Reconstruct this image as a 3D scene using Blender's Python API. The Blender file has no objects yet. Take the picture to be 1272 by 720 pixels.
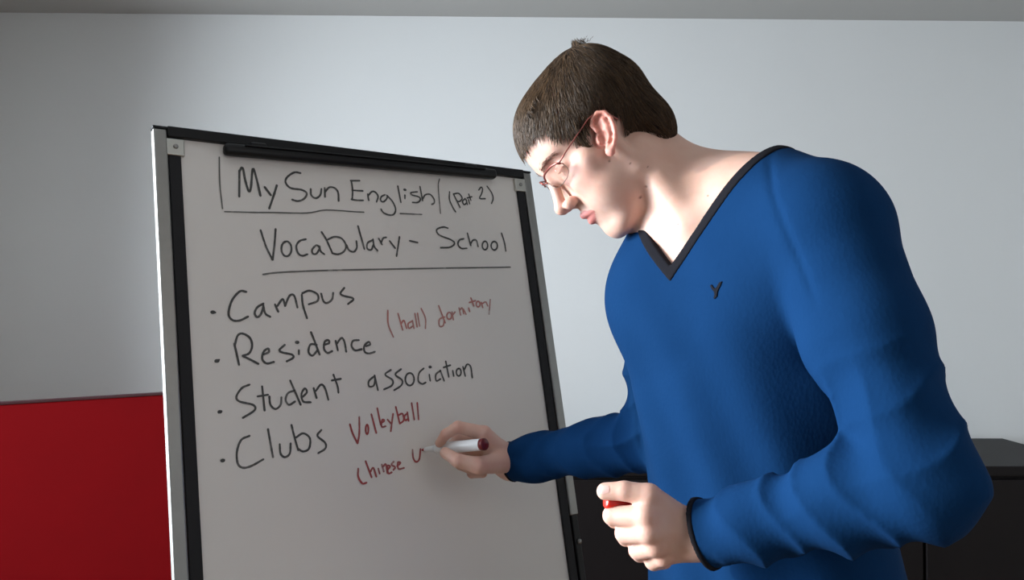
import bpy, bmesh, math, random
import numpy as np
import openvdb
from mathutils import Vector, Matrix
from mathutils.bvhtree import BVHTree

# ------------------------------------------------------------------ camera, world, light, exposure
SC = bpy.context.scene
COL = SC.collection
F = 1000.0                      # focal length in pixels of the 1272 px wide frame
PITCH = math.radians(1.06)
CAMZ = 1.40
cam_d = bpy.data.cameras.new('camera'); cam_d.sensor_width = 36.0; cam_d.lens = 36.0 * F / 1272.0
cam_d.clip_start = 0.02
cam = bpy.data.objects.new('camera', cam_d); COL.objects.link(cam)
cam.location = (0, 0, CAMZ); cam.rotation_euler = (math.radians(90) + PITCH, 0, 0)
SC.camera = cam

w = bpy.data.worlds.new('world'); SC.world = w; w.use_nodes = True
bg = w.node_tree.nodes['Background']
bg.inputs['Color'].default_value = (0.62, 0.74, 0.95, 1); bg.inputs['Strength'].default_value = 1.2

def area(name, loc, target, sx, sy, power, col, spread=180):
    l = bpy.data.lights.new(name, 'AREA'); l.shape = 'RECTANGLE'; l.size = sx; l.size_y = sy
    l.energy = power; l.color = col; l.spread = math.radians(spread)
    o = bpy.data.objects.new(name, l); COL.objects.link(o); o.location = loc
    o.rotation_euler = (Vector(target) - Vector(loc)).to_track_quat('-Z', 'Y').to_euler()
    return o
# daylight through the window in the left wall (beside the camera)
WIN = (-1.95, 0.95, 1.48)
area('window_daylight', (-2.04, WIN[1], WIN[2]), (0, WIN[1], WIN[2] - 0.05), 1.16, 1.30, 112, (0.79, 0.895, 1.0), 143)
sun_d = bpy.data.lights.new('sun', 'SUN'); sun_d.energy = 2.3; sun_d.angle = math.radians(1.2); sun_d.color = (1.0, 0.88, 0.68)
sun = bpy.data.objects.new('sun', sun_d); COL.objects.link(sun)
sun.rotation_euler = Vector((0.96, 0.07, -0.17)).to_track_quat('-Z', 'Y').to_euler()
# added warm fill light, unseen, high up behind the camera
area('fill_light', (0.9, -0.6, 2.36), (0.3, 1.2, 0.9), 1.1, 1.1, 6, (1.0, 0.93, 0.86))

SC.view_settings.view_transform = 'Standard'
SC.view_settings.look = 'None'
SC.view_settings.exposure = 0.05
SC.view_settings.gamma = 1.0
SC.view_settings.use_curve_mapping = False

# ------------------------------------------------------------------ helpers
cp, sp_ = math.cos(PITCH), math.sin(PITCH)
def cam2w(v):
    x, y, z = v
    return np.array([x, z * cp - y * sp_, CAMZ + y * cp + z * sp_])
def dirw(v):
    x, y, z = v
    return np.array([x, z * cp - y * sp_, y * cp + z * sp_])
def P(px, py, d):
    """point of the place that lies d metres in front of the camera along this direction"""
    return cam2w(((px - 636.0) / F * d, (360.0 - py) / F * d, d))

def tag(o, label=None, cat=None, group=None, kind=None):
    if label: o['label'] = label
    if cat: o['category'] = cat
    if group: o['group'] = group
    if kind: o['kind'] = kind
    return o
def empty(name, loc, label, cat, group=None):
    o = bpy.data.objects.new(name, None); COL.objects.link(o); o.location = tuple(loc); o.empty_display_size = 0.05
    return tag(o, label, cat, group)
def link_mesh(name, me, mat, parent=None, smooth=False):
    o = bpy.data.objects.new(name, me); COL.objects.link(o)
    if mat is not None:
        for m in (mat if isinstance(mat, (list, tuple)) else [mat]): me.materials.append(m)
    if parent is not None:
        o.parent = parent
        if parent.parent is None: o.matrix_parent_inverse = Matrix.Translation(-parent.location)
    if smooth: me.polygons.foreach_set('use_smooth', [True] * len(me.polygons))
    return o
def mesh_from(name, verts, faces, mat, parent=None, smooth=False):
    me = bpy.data.meshes.new(name); me.from_pydata([tuple(map(float, v)) for v in verts], [], faces); me.update()
    return link_mesh(name, me, mat, parent, smooth)
def bm_obj(name, bm, mat, parent=None, smooth=False):
    bmesh.ops.recalc_face_normals(bm, faces=bm.faces)
    me = bpy.data.meshes.new(name); bm.to_mesh(me); bm.free()
    return link_mesh(name, me, mat, parent, smooth)
def add_box(bm, o, ax, ay, az, lo, hi, bev=0.0):
    """box in the frame (o; ax, ay, az) between lo and hi"""
    o, ax, ay, az = map(np.array, (o, ax, ay, az))
    vs = []
    for k in (0, 1):
        for j in (0, 1):
            for i in (0, 1):
                c = [(lo, hi)[i][0], (lo, hi)[j][1], (lo, hi)[k][2]]
                vs.append(bm.verts.new(o + ax * c[0] + ay * c[1] + az * c[2]))
    fs = [(0, 1, 3, 2), (4, 6, 7, 5), (0, 4, 5, 1), (2, 3, 7, 6), (0, 2, 6, 4), (1, 5, 7, 3)]
    faces = [bm.faces.new([vs[i] for i in f]) for f in fs]
    if bev > 0:
        es = list({e for f in faces for e in f.edges})
        bmesh.ops.bevel(bm, geom=es, offset=bev, segments=3, affect='EDGES', profile=0.5)
WX, WY, WZ = (1, 0, 0), (0, 1, 0), (0, 0, 1)
def box(name, lo, hi, mat, parent=None, bev=0.0, o=(0, 0, 0), ax=WX, ay=WY, az=WZ, smooth=False):
    bm = bmesh.new(); add_box(bm, o, ax, ay, az, lo, hi, bev)
    return bm_obj(name, bm, mat, parent, smooth)
def nrm(v):
    v = np.array(v, float); return v / np.linalg.norm(v)
def frame_of(d):
    d = nrm(d); a = np.array([0, 0, 1.0]) if abs(d[2]) < 0.9 else np.array([1.0, 0, 0])
    u = nrm(np.cross(a, d)); v = np.cross(d, u); return u, v
def tube(bm, pts, radii, n=12, cap=True):
    pts = [np.array(p, float) for p in pts]
    rings = []; u = None
    for i, p in enumerate(pts):
        d = pts[min(i + 1, len(pts) - 1)] - pts[max(i - 1, 0)]
        d = nrm(d)
        if u is None: u, v = frame_of(d)
        else:
            u = nrm(u - d * np.dot(u, d)); v = np.cross(d, u)
        r = radii[i] if isinstance(radii, (list, tuple)) else radii
        rings.append([bm.verts.new(p + r * (math.cos(2 * math.pi * k / n) * u + math.sin(2 * math.pi * k / n) * v)) for k in range(n)])
    for a, b in zip(rings, rings[1:]):
        for k in range(n): bm.faces.new((a[k], a[(k + 1) % n], b[(k + 1) % n], b[k]))
    if cap:
        bm.faces.new(rings[0][::-1]); bm.faces.new(rings[-1])
def lathe(name, a, d, prof, mat, parent=None, n=24):
    """profile of (distance along d from a, radius)"""
    bm = bmesh.new(); d = nrm(d)
    tube(bm, [np.array(a) + d * t for t, r in prof], [max(r, 1e-5) for t, r in prof], n)
    return bm_obj(name, bm, mat, parent, True)

# ------------------------------------------------------------------ materials
def mat(name, col, rough=0.6, metal=0.0, spec=0.5, noise=None, bump=None, **kw):
    m = bpy.data.materials.new(name); m.use_nodes = True; nt = m.node_tree; b = nt.nodes['Principled BSDF']
    b.inputs['Base Color'].default_value = (*col, 1); b.inputs['Roughness'].default_value = rough
    b.inputs['Metallic'].default_value = metal; b.inputs['Specular IOR Level'].default_value = spec
    tc = nt.nodes.new('ShaderNodeTexCoord')
    if noise:                                                # (scale, second colour, detail)
        n = nt.nodes.new('ShaderNodeTexNoise'); n.inputs['Scale'].default_value = noise[0]; n.inputs['Detail'].default_value = noise[2]
        nt.links.new(tc.outputs['Object'], n.inputs['Vector'])
        mx = nt.nodes.new('ShaderNodeMix'); mx.data_type = 'RGBA'
        mx.inputs[6].default_value = (*col, 1); mx.inputs[7].default_value = (*noise[1], 1)
        nt.links.new(n.outputs['Fac'], mx.inputs[0]); nt.links.new(mx.outputs[2], b.inputs['Base Color'])
    if bump:                                                 # (scale, strength, distance)
        n = nt.nodes.new('ShaderNodeTexNoise'); n.inputs['Scale'].default_value = bump[0]; n.inputs['Detail'].default_value = 4
        nt.links.new(tc.outputs['Object'], n.inputs['Vector'])
        bp = nt.nodes.new('ShaderNodeBump'); bp.inputs['Strength'].default_value = bump[1]; bp.inputs['Distance'].default_value = bump[2]
        nt.links.new(n.outputs['Fac'], bp.inputs['Height']); nt.links.new(bp.outputs['Normal'], b.inputs['Normal'])
    for k, v in kw.items(): b.inputs[k.replace('_', ' ')].default_value = v
    return m
M = {}
M['wall'] = mat('painted_wall', (0.67, 0.67, 0.655), 0.85, noise=(2.0, (0.64, 0.64, 0.63), 3), bump=(60, 0.15, 0.002))
M['ceil'] = mat('ceiling_paint', (0.42, 0.41, 0.39), 0.9, bump=(80, 0.2, 0.002))
M['floor'] = mat('floor_wood', (0.22, 0.13, 0.075), 0.5, noise=(5, (0.30, 0.19, 0.11), 6))
M['trim'] = mat('white_trim', (0.75, 0.75, 0.73), 0.5)
M['glass'] = mat('window_glass', (1, 1, 1), 0.0, Transmission_Weight=1.0, IOR=1.02)
M['board'] = mat('whiteboard_enamel', (0.76, 0.715, 0.675), 0.30, spec=0.35, noise=(3.5, (0.725, 0.69, 0.65), 5))
M['black'] = mat('black_plastic', (0.005, 0.005, 0.0055), 0.38, spec=0.25, noise=(30, (0.008, 0.008, 0.009), 3))
M['strip'] = mat('dark_grey_strip', (0.014, 0.0135, 0.015), 0.55, spec=0.2)
M['alu'] = mat('brushed_aluminium', (0.30, 0.295, 0.28), 0.42, 1.0, noise=(40, (0.25, 0.245, 0.235), 4))
M['steel'] = mat('steel_bracket', (0.55, 0.54, 0.50), 0.30, 0.9)
M['red'] = mat('red_lacquer', (0.27, 0.003, 0.006), 0.7, spec=0.1, noise=(6, (0.22, 0.003, 0.006), 4))
M['redd'] = mat('dark_red_edge', (0.045, 0.004, 0.008), 0.5)
M['dwood'] = mat('black_brown_wood', (0.006, 0.0048, 0.0052), 0.5, spec=0.15, noise=(9, (0.009, 0.0068, 0.0068), 5))
M['marker'] = mat('marker_white_plastic', (0.80, 0.81, 0.82), 0.28)
M['markred'] = mat('marker_red_plastic', (0.13, 0.010, 0.012), 0.3)
M['capred'] = mat('cap_red_plastic', (0.72, 0.022, 0.012), 0.3)
M['nib'] = mat('felt_nib', (0.35, 0.02, 0.02), 0.9)

def ink(name, a, b, cover):
    m = mat(name, a, 0.6, noise=(55, b, 2)); nt = m.node_tree; bs = nt.nodes['Principled BSDF']
    tc = nt.nodes.new('ShaderNodeTexCoord'); n = nt.nodes.new('ShaderNodeTexNoise'); n.inputs['Scale'].default_value = 38
    nt.links.new(tc.outputs['Object'], n.inputs['Vector'])
    r = nt.nodes.new('ShaderNodeMapRange'); r.inputs[1].default_value = 0.3; r.inputs[2].default_value = 0.62
    r.inputs[3].default_value = cover; r.inputs[4].default_value = 1.0
    nt.links.new(n.outputs['Fac'], r.inputs[0]); nt.links.new(r.outputs[0], bs.inputs['Alpha'])
    return m
M['ink'] = ink('black_marker_ink', (0.035, 0.035, 0.035), (0.075, 0.075, 0.07), 0.70)
M['inkthin'] = ink('thin_black_marker_ink', (0.09, 0.088, 0.08), (0.14, 0.135, 0.125), 0.6)
M['redink'] = ink('red_marker_ink', (0.40, 0.045, 0.05), (0.28, 0.06, 0.06), 0.55)
M['redfaint'] = ink('faint_red_marker_ink', (0.50, 0.14, 0.12), (0.46, 0.24, 0.21), 0.35)

# skin: base tone times a painted own-colour attribute
def skin_mat():
    m = bpy.data.materials.new('skin'); m.use_nodes = True; nt = m.node_tree; b = nt.nodes['Principled BSDF']
    at = nt.nodes.new('ShaderNodeAttribute'); at.attribute_name = 'tone'
    tc = nt.nodes.new('ShaderNodeTexCoord')
    n = nt.nodes.new('ShaderNodeTexNoise'); n.inputs['Scale'].default_value = 45; n.inputs['Detail'].default_value = 5
    nt.links.new(tc.outputs['Object'], n.inputs['Vector'])
    mx = nt.nodes.new('ShaderNodeMix'); mx.data_type = 'RGBA'; mx.blend_type = 'MULTIPLY'; mx.inputs[0].default_value = 0.5
    rp = nt.nodes.new('ShaderNodeValToRGB'); rp.color_ramp.elements[0].color = (0.90, 0.78, 0.74, 1); rp.color_ramp.elements[1].color = (1, 1, 1, 1)
    rp.color_ramp.elements[0].position = 0.3; rp.color_ramp.elements[1].position = 0.65
    nt.links.new(n.outputs['Fac'], rp.inputs[0])
    nt.links.new(at.outputs['Color'], mx.inputs[6]); nt.links.new(rp.outputs[0], mx.inputs[7])
    nt.links.new(mx.outputs[2], b.inputs['Base Color'])
    b.inputs['Roughness'].default_value = 0.48; b.inputs['Specular IOR Level'].default_value = 0.38
    b.inputs['Subsurface Weight'].default_value = 0.22; b.inputs['Subsurface Radius'].default_value = (1.0, 0.35, 0.2)
    b.inputs['Subsurface Scale'].default_value = 0.008
    n2 = nt.nodes.new('ShaderNodeTexNoise'); n2.inputs['Scale'].default_value = 420
    nt.links.new(tc.outputs['Object'], n2.inputs['Vector'])
    bp = nt.nodes.new('ShaderNodeBump'); bp.inputs['Strength'].default_value = 0.18; bp.inputs['Distance'].default_value = 0.0006
    nt.links.new(n2.outputs['Fac'], bp.inputs['Height']); nt.links.new(bp.outputs['Normal'], b.inputs['Normal'])
    return m
M['skin'] = skin_mat()
def knit(name, c1, c2):
    m = mat(name, c1, 0.92, spec=0.06, noise=(14, c2, 5)); nt = m.node_tree; b = nt.nodes['Principled BSDF']
    b.inputs['Sheen Weight'].default_value = 0.0; b.inputs['Sheen Roughness'].default_value = 0.5
    b.inputs['Sheen Tint'].default_value = (0.4, 0.6, 1, 1)
    tc = nt.nodes.new('ShaderNodeTexCoord')
    mp = nt.nodes.new('ShaderNodeMapping'); mp.inputs['Scale'].default_value = (260, 260, 170)
    nt.links.new(tc.outputs['Object'], mp.inputs['Vector'])
    v = nt.nodes.new('ShaderNodeTexVoronoi'); v.inputs['Scale'].default_value = 1.0
    nt.links.new(mp.outputs[0], v.inputs['Vector'])
    n = nt.nodes.new('ShaderNodeTexNoise'); n.inputs['Scale'].default_value = 15; n.inputs['Detail'].default_value = 3
    nt.links.new(tc.outputs['Object'], n.inputs['Vector'])
    b1 = nt.nodes.new('ShaderNodeBump'); b1.inputs['Strength'].default_value = 0.15; b1.inputs['Distance'].default_value = 0.0012
    nt.links.new(v.outputs['Distance'], b1.inputs['Height'])
    b2 = nt.nodes.new('ShaderNodeBump'); b2.inputs['Strength'].default_value = 0.14; b2.inputs['Distance'].default_value = 0.006
    nt.links.new(n.outputs['Fac'], b2.inputs['Height']); nt.links.new(b1.outputs['Normal'], b2.inputs['Normal'])
    nt.links.new(b2.outputs['Normal'], b.inputs['Normal'])
    return m
M['knit'] = knit('blue_knit', (0.0022, 0.023, 0.078), (0.004, 0.030, 0.096))
M['knitdark'] = knit('charcoal_knit', (0.009, 0.009, 0.012), (0.013, 0.013, 0.017))
M['denim'] = mat('dark_trouser_cloth', (0.012, 0.013, 0.018), 0.9, bump=(200, 0.3, 0.001))
M['shoe'] = mat('black_shoe_leather', (0.01, 0.01, 0.01), 0.4)
def hair_mat():
    m = bpy.data.materials.new('brown_hair'); m.use_nodes = True; nt = m.node_tree; b = nt.nodes['Principled BSDF']
    at = nt.nodes.new('ShaderNodeAttribute'); at.attribute_name = 'tone'
    nt.links.new(at.outputs['Color'], b.inputs['Base Color'])
    b.inputs['Roughness'].default_value = 0.5; b.inputs['Specular IOR Level'].default_value = 0.3
    return m
M['hair'] = hair_mat()
M['eye'] = mat('eye_white', (0.72, 0.68, 0.64), 0.15)
M['iris'] = mat('eye_iris', (0.05, 0.03, 0.02), 0.1)
M['frame'] = mat('red_brown_metal', (0.30, 0.09, 0.075), 0.3, 0.6)
M['lens'] = mat('spectacle_lens', (1, 1, 1), 0.0, Transmission_Weight=1.0, IOR=1.05)
M['nail'] = mat('finger_nail', (0.72, 0.45, 0.40), 0.32)
M['wallp'] = M['wall']

# ------------------------------------------------------------------ the room
def by(x): return 2.92 + 0.025 * x
ZC = 2.45; XL, XR, YF = -1.95, 2.30, -1.80
def struct(o): return tag(o, kind='structure')
def slab(name, pts, z0, z1, m):
    bm = bmesh.new(); lo = [bm.verts.new((x, y, z0)) for x, y in pts]; hi = [bm.verts.new((x, y, z1)) for x, y in pts]
    bm.faces.new(lo[::-1]); bm.faces.new(hi)
    for i in range(len(pts)): j = (i + 1) % len(pts); bm.faces.new((lo[i], lo[j], hi[j], hi[i]))
    return struct(bm_obj(name, bm, m))
T = 0.10
slab('floor', [(XL, YF), (XR, YF), (XR, by(XR)), (XL, by(XL))], -0.08, 0.0, M['floor'])
slab('ceiling', [(XL, YF), (XR, YF), (XR, by(XR)), (XL, by(XL))], ZC, ZC + 0.08, M['ceil'])
slab('wall_back', [(XL - T, by(XL)), (XR + T, by(XR)), (XR + T, by(XR) + T), (XL - T, by(XL) + T)], -0.08, ZC + 0.08, M['wall'])
slab('wall_front', [(XL - T, YF - T), (XR + T, YF - T), (XR + T, YF), (XL - T, YF)], -0.08, ZC + 0.08, M['wall'])
slab('wall_right', [(XR, YF), (XR + T, YF), (XR + T, by(XR)), (XR, by(XR))], -0.08, ZC + 0.08, M['wall'])
# left wall with the window opening
wy0, wy1, wz0, wz1 = WIN[1] - 0.65, WIN[1] + 0.65, WIN[2] - 0.68, WIN[2] + 0.68
bm = bmesh.new()
for lo, hi in (((XL - T, YF, -0.08), (XL, wy0, ZC + 0.08)), ((XL - T, wy1, -0.08), (XL, by(XL), ZC + 0.08)),
               ((XL - T, wy0, -0.08), (XL, wy1, wz0)), ((XL - T, wy0, wz1), (XL, wy1, ZC + 0.08))):
    add_box(bm, (0, 0, 0), WX, WY, WZ, lo, hi)
struct(bm_obj('wall_left', bm, M['wall']))
bm = bmesh.new(); t = 0.05
for lo, hi in (((XL - 0.09, wy0, wz0), (XL + 0.01, wy0 + t, wz1)), ((XL - 0.09, wy1 - t, wz0), (XL + 0.01, wy1, wz1)),
               ((XL - 0.09, wy0 + t, wz0), (XL + 0.01, wy1 - t, wz0 + t)), ((XL - 0.09, wy0 + t, wz1 - t), (XL + 0.01, wy1 - t, wz1))):
    add_box(bm, (0, 0, 0), WX, WY, WZ, lo, hi, 0.004)
win = struct(bm_obj('window_1', bm, M['trim']))
box('window_sill', (XL - 0.05, wy0 - 0.04, wz0 - 0.03), (XL + 0.14, wy1 + 0.04, wz0 + 0.005), M['trim'], win, 0.005)
for n, lo, hi in (('baseboard_back', None, None),):
    slab(n, [(XL, by(XL) - 0.015), (XR, by(XR) - 0.015), (XR, by(XR)), (XL, by(XL))], 0, 0.08, M['trim'])

# ------------------------------------------------------------------ the whiteboard easel
BU = nrm(dirw((-0.129, 0.973, 0.192)))
BR = nrm(dirw((0.805, -0.011, 0.593))); BR = nrm(BR - BU * np.dot(BR, BU))
BN = np.cross(BR, BU)                        # towards the room
BN = BN if BN[1] < 0 else -BN
BO = P(223, 174, 1.15)                       # top left corner of the white surface
CAMW = np.array([0, 0, CAMZ])
def on_board(px, py, lift=0.0):
    d = P(px, py, 1.0) - CAMW
    t = np.dot(BO + BN * lift - CAMW, BN) / np.dot(d, BN)
    return CAMW + d * t
def bc(px, py):                              # board coordinates (right, up) in metres of a point on it
    v = on_board(px, py) - BO
    return float(np.dot(v, BR)), float(np.dot(v, BU))
BW = bc(639, 222)[0]; BH = 0.92
easel = empty('whiteboard_easel', (BO[0] + 0.25, BO[1] + 0.2, 0.0),
              'tall white flipchart board on silver posts, covered in black and red handwriting', 'whiteboard')
def bbox(name, lo, hi, m, parent=easel, bev=0.0, smooth=False):
    return box(name, lo, hi, m, parent, bev, BO, BR, BU, BN, smooth)
surf = bbox('writing_surface', (-0.004, -BH, -0.018), (BW + 0.004, 0.006, 0.0), M['board'])
SW = 0.0165
bbox('edge_strip', (-SW, -BH, -0.02), (0.0, -0.022, 0.004), M['strip'], bev=0.001)
bbox('edge_strip', (BW, -BH, -0.02), (BW + SW, -0.022, 0.004), M['strip'], bev=0.001)
bbox('top_rail', (-SW - 0.001, 0.001, -0.022), (BW + SW + 0.002, 0.017, 0.008), M['black'], bev=0.002)
bbox('bottom_rail', (-SW, -BH - 0.016, -0.022), (BW + SW, -BH, 0.008), M['black'], bev=0.002)
for x0, x1 in ((-SW - 0.003, 0.005), (BW - 0.004, BW + SW + 0.003)):
    b_ = bbox('corner_bracket', (x0, -0.026, -0.022), (x1, -0.001, 0.0065), M['steel'], bev=0.002)
    c = BO + BR * (x0 + x1) / 2 + BU * -0.013 + BN * 0.006
    lathe('screw', c, BN, [(0, 0.0035), (0.0015, 0.0035), (0.0025, 0.002)], M['alu'], b_, 14)
# flipchart clamp across the top
cl0, cl1 = bc(276, 187)[0], bc(611, 219)[0]
v0 = bc(276, 188)[1]; v1 = bc(611, 219)[1]
bm = bmesh.new()
ca = BO + BR * (cl0 + 0.008) + BU * v0 + BN * 0.012; cb = BO + BR * (cl1 - 0.006) + BU * v1 + BN * 0.012
add_box(bm, ca, nrm(cb - ca), BU, BN, (-0.009, -0.0088, -0.011), (np.linalg.norm(cb - ca) + 0.007, 0.0088, 0.006), 0.006)
clamp = bm_obj('paper_clamp', bm, M['black'], easel, True)
bm = bmesh.new()
add_box(bm, ca, nrm(cb - ca), BU, BN, (0.02, 0.004, 0.003), (np.linalg.norm(cb - ca) - 0.02, 0.0065, 0.0085), 0.001)
bm_obj('clamp_ridge', bm, M['black'], clamp)
for q in (0.09, 0.90):
    bm = bmesh.new(); a_ = ca + (cb - ca) * q
    add_box(bm, a_, nrm(cb - ca), BU, BN, (-0.012, 0.004, -0.010), (0.012, 0.014, 0.004), 0.003)
    bm_obj('clamp_hinge', bm, M['black'], clamp)
# side posts: square aluminium tubes with a black inner leg
def post(u0, u1, top, name_lbl, ulow):
    p = bbox('post', (u0, ulow, -0.008), (u1, top, 0.006), M['alu'], bev=0.0025)
    cpz = bbox('post_cap', (u0 - 0.0005, top, -0.0085), (u1 + 0.0005, top + 0.004, 0.0065), M['black'], p, 0.001)
    # inner leg down to the floor
    a = BO + BR * (u0 + u1) / 2 + BU * (ulow + 0.03) + BN * -0.001
    tlen = (a[2] - 0.012) / BU[2]
    box('leg', (-0.0068, -tlen, -0.006), (0.0068, 0, 0.006), M['black'], p, 0.002, a, BR, BU, BN)
    f = a - BU * tlen
    box('rubber_foot', (-0.016, -0.016, -f[2]), (0.016, 0.016, 0.016), M['black'], p, 0.003, (f[0], f[1], f[2]))
    return p
uL0 = bc(188.6, 157)[0]
post(uL0, -SW - 0.0012, 0.012, 'left', -0.98)
lowR = bc(707, 640)[1]
post(BW + SW + 0.0015, BW + SW + 0.0195, 0.012, 'right', lowR)
k = BO + BR * (BW + SW + 0.012) + BU * (lowR - 0.045) + BN * 0.004
lathe('clamp_screw', k, BN, [(0, 0.0042), (0.004, 0.0042), (0.0055, 0.002)], M['alu'], easel, 14)
# rear leg that keeps the easel leaning
ra = BO + BR * BW * 0.5 + BU * -0.30 - BN * 0.03
rb = np.array([ra[0], ra[1], 0.0]) - np.array([BN[0], BN[1], 0]) * 0.42; rb[2] = 0.012
bm = bmesh.new(); tube(bm, [ra, rb], 0.011, 12); bm_obj('rear_leg', bm, M['black'], easel, True)
bbox('cross_bar', (0.0, -0.33, -0.036), (BW, -0.30, -0.018), M['black'], bev=0.002)

# ------------------------------------------------------------------ handwriting on the board (traced strokes, flat ribbons of ink)
def circ(x, y, rx, ry): return [(x + rx * math.cos(a), y + ry * math.sin(a)) for a in [(-1.9 + 6.5 * k / 12) for k in range(13)]]
def catmull(p, n=5):
    p = [np.array(q, float) for q in p]
    if len(p) < 3: return p
    out = []
    q = [2 * p[0] - p[1]] + p + [2 * p[-1] - p[-2]]
    for i in range(1, len(q) - 2):
        for k in range(n):
            t = k / n; a, b, c, d = q[i - 1:i + 3]
            out.append(0.5 * (2 * b + (c - a) * t + (2 * a - 5 * b + 4 * c - d) * t * t + (3 * b - a - 3 * c + d) * t ** 3))
    out.append(p[-1]); return out
rs = random.Random(4)
def write(word, ox, oy, s, strokes, m, wd):
    verts, faces = [], []
    for st in strokes:
        if len(st) == 1:                                      # a dot
            x, y = st[0]; c = on_board(ox + x / s, oy + y / s, 0.0006); r = wd * 0.95; b0 = len(verts)
            verts.append(c)
            for k in range(12):
                a = 2 * math.pi * k / 12; verts.append(c + r * (math.cos(a) * BR * 1.15 + math.sin(a) * BU * 0.85))
            for k in range(12): faces.append((b0, b0 + 1 + k, b0 + 1 + (k + 1) % 12))
            continue
        pts = [on_board(ox + x / s, oy + y / s, 0.0006 + rs.random() * 0.0002) for x, y in catmull(st)]
        b0 = len(verts); n = len(pts)
        d0, d1 = nrm(pts[0] - pts[1]), nrm(pts[-1] - pts[-2])
        pts = [pts[0] + d0 * wd * 0.42] + pts + [pts[-1] + d1 * wd * 0.42]; n += 2
        for i, p in enumerate(pts):
            d = pts[min(i + 1, n - 1)] - pts[max(i - 1, 0)]
            sd = nrm(np.cross(BN, nrm(d))); h = wd * 0.5 * (0.9 + 0.2 * rs.random())
            if i in (0, n - 1): h *= 0.45
            verts += [p + sd * h, p - sd * h]
        for i in range(n - 1): a = b0 + 2 * i; faces.append((a, a + 1, a + 3, a + 2))
    o = mesh_from('handwriting', verts, faces, m, surf)
    o['label'] = word
    return o
A_ = (260, 195, 9.0); B_ = (250, 190, 4.5); D_ = (410, 210, 9.086); E_ = (530, 220, 7.2); F_ = (320, 270, 6.695)
G_ = (250, 350, 5.54); H_ = (260, 440, 4.8); I_ = (440, 360, 5.145); J_ = (420, 490, 6.0); K_ = (430, 190, 4.5); PX = (0, 0, 1.0)
K, KT, RD, RF = M['ink'], M['inkthin'], M['redink'], M['redfaint']
write('word My in black marker', *A_, [[(337, 150), (335, 440)], [(337, 158), (372, 118), (400, 250), (440, 378), (465, 340), (487, 130), (525, 230), (572, 432)],
      [(620, 335), (688, 425)], [(755, 315), (720, 430), (670, 575)]], K, 0.0036)
write('word Sun in black marker', *B_, [[(555, 112), (520, 108), (480, 135), (472, 165), (500, 195), (560, 205), (590, 225), (575, 255), (540, 268), (508, 260)],
      [(612, 200), (615, 235), (640, 252), (665, 235), (672, 200)], [(690, 195), (692, 245)], [(692, 218), (715, 192), (745, 195), (765, 220), (768, 268)]], K, 0.0032)
write('thin black line boxing in the title', *PX, [[(272.4, 195), (273.1, 228), (276.4, 259)], [(279, 262.7), (316, 263.6), (340, 263.8), (381, 264.4), (405, 260.7), (440, 262.8), (452, 263.3)],
      [(497, 265), (524, 266.2)], [(546, 222), (544.5, 232), (547.2, 265)]], KT, 0.0022)
write('word English in black marker', *D_, [[(240, 130), (255, 240), (250, 345)], [(232, 130), (335, 130)], [(250, 238), (370, 245)], [(240, 340), (300, 350), (375, 352)],
      [(425, 280), (437, 352)], [(430, 300), (470, 255), (510, 258), (542, 305), (525, 370)],
      [(620, 288), (580, 310), (570, 350), (600, 368), (635, 340), (650, 300)], [(640, 295), (705, 365), (740, 450), (720, 508), (670, 517), (605, 492), (575, 450)],
      [(765, 190), (800, 375)], [(845, 292), (845, 332)], [(845, 232)], [(985, 255), (915, 265), (925, 290), (1000, 312), (1020, 342), (990, 375), (930, 375)],
      [(1015, 195), (1045, 355)], [(1047, 335), (1075, 290), (1130, 285), (1172, 335), (1176, 380), (1148, 397)]], K, 0.0029)
write('words Part 2 in brackets, small black marker', *E_, [[(205, 130), (205, 200), (235, 270), (260, 310)], [(240, 150), (300, 270)], [(240, 150), (288, 145), (318, 188), (290, 218), (265, 205)],
      [(345, 190), (322, 215), (335, 245), (358, 225), (352, 198)], [(352, 198), (365, 245)], [(375, 200), (384, 238)], [(376, 150), (396, 208)], [(362, 186), (405, 174)],
      [(465, 115), (488, 88), (500, 110), (490, 150), (474, 188), (525, 192)], [(540, 80), (582, 140), (595, 190), (580, 235)]], K, 0.0027)
write('word Vocabulary in black marker', *F_, [[(25, 105), (70, 240), (125, 352)], [(125, 352), (140, 230), (150, 95)], circ(240, 260, 42, 62),
      [(402, 180), (350, 195), (322, 240), (340, 300), (375, 318), (415, 305)], [(515, 250), (490, 230), (455, 265), (460, 300), (490, 300), (515, 260)], [(515, 238), (525, 280), (555, 305)],
      [(532, 120), (570, 180), (620, 290)], [(585, 182), (640, 160), (700, 175), (735, 230), (720, 280), (670, 305), (620, 296)], [(738, 225), (760, 270), (800, 285), (825, 250), (822, 195)],
      [(835, 70), (860, 160), (888, 262)], [(955, 188), (915, 212), (912, 258), (945, 268), (965, 220)], [(960, 180), (970, 240), (998, 275)], [(1008, 175), (1035, 225)],
      [(1030, 205), (1045, 172), (1070, 165)], [(1098, 195), (1145, 255)], [(1180, 160), (1170, 230), (1155, 322)]], K, 0.0031)
write('dash in black marker', *K_, [[(355, 490), (400, 500)]], K, 0.003)
write('word School in black marker', *E_, [[(190, 455), (150, 445), (100, 460), (90, 485), (120, 520), (220, 560), (250, 592), (210, 625), (125, 630)],
      [(332, 550), (295, 560), (280, 600), (310, 635), (360, 635)], [(365, 500), (395, 610)], [(392, 595), (415, 563), (445, 565), (460, 620)], circ(522, 610, 24, 38), circ(605, 612, 28, 38),
      [(670, 500), (695, 580), (708, 660)]], K, 0.0031)
write('thin black underline below the heading', *PX, [[(326.7, 340.7), (345, 338.3), (390, 336.2), (440, 334.9), (530, 333.2), (634, 331.6)]], KT, 0.0026)
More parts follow.
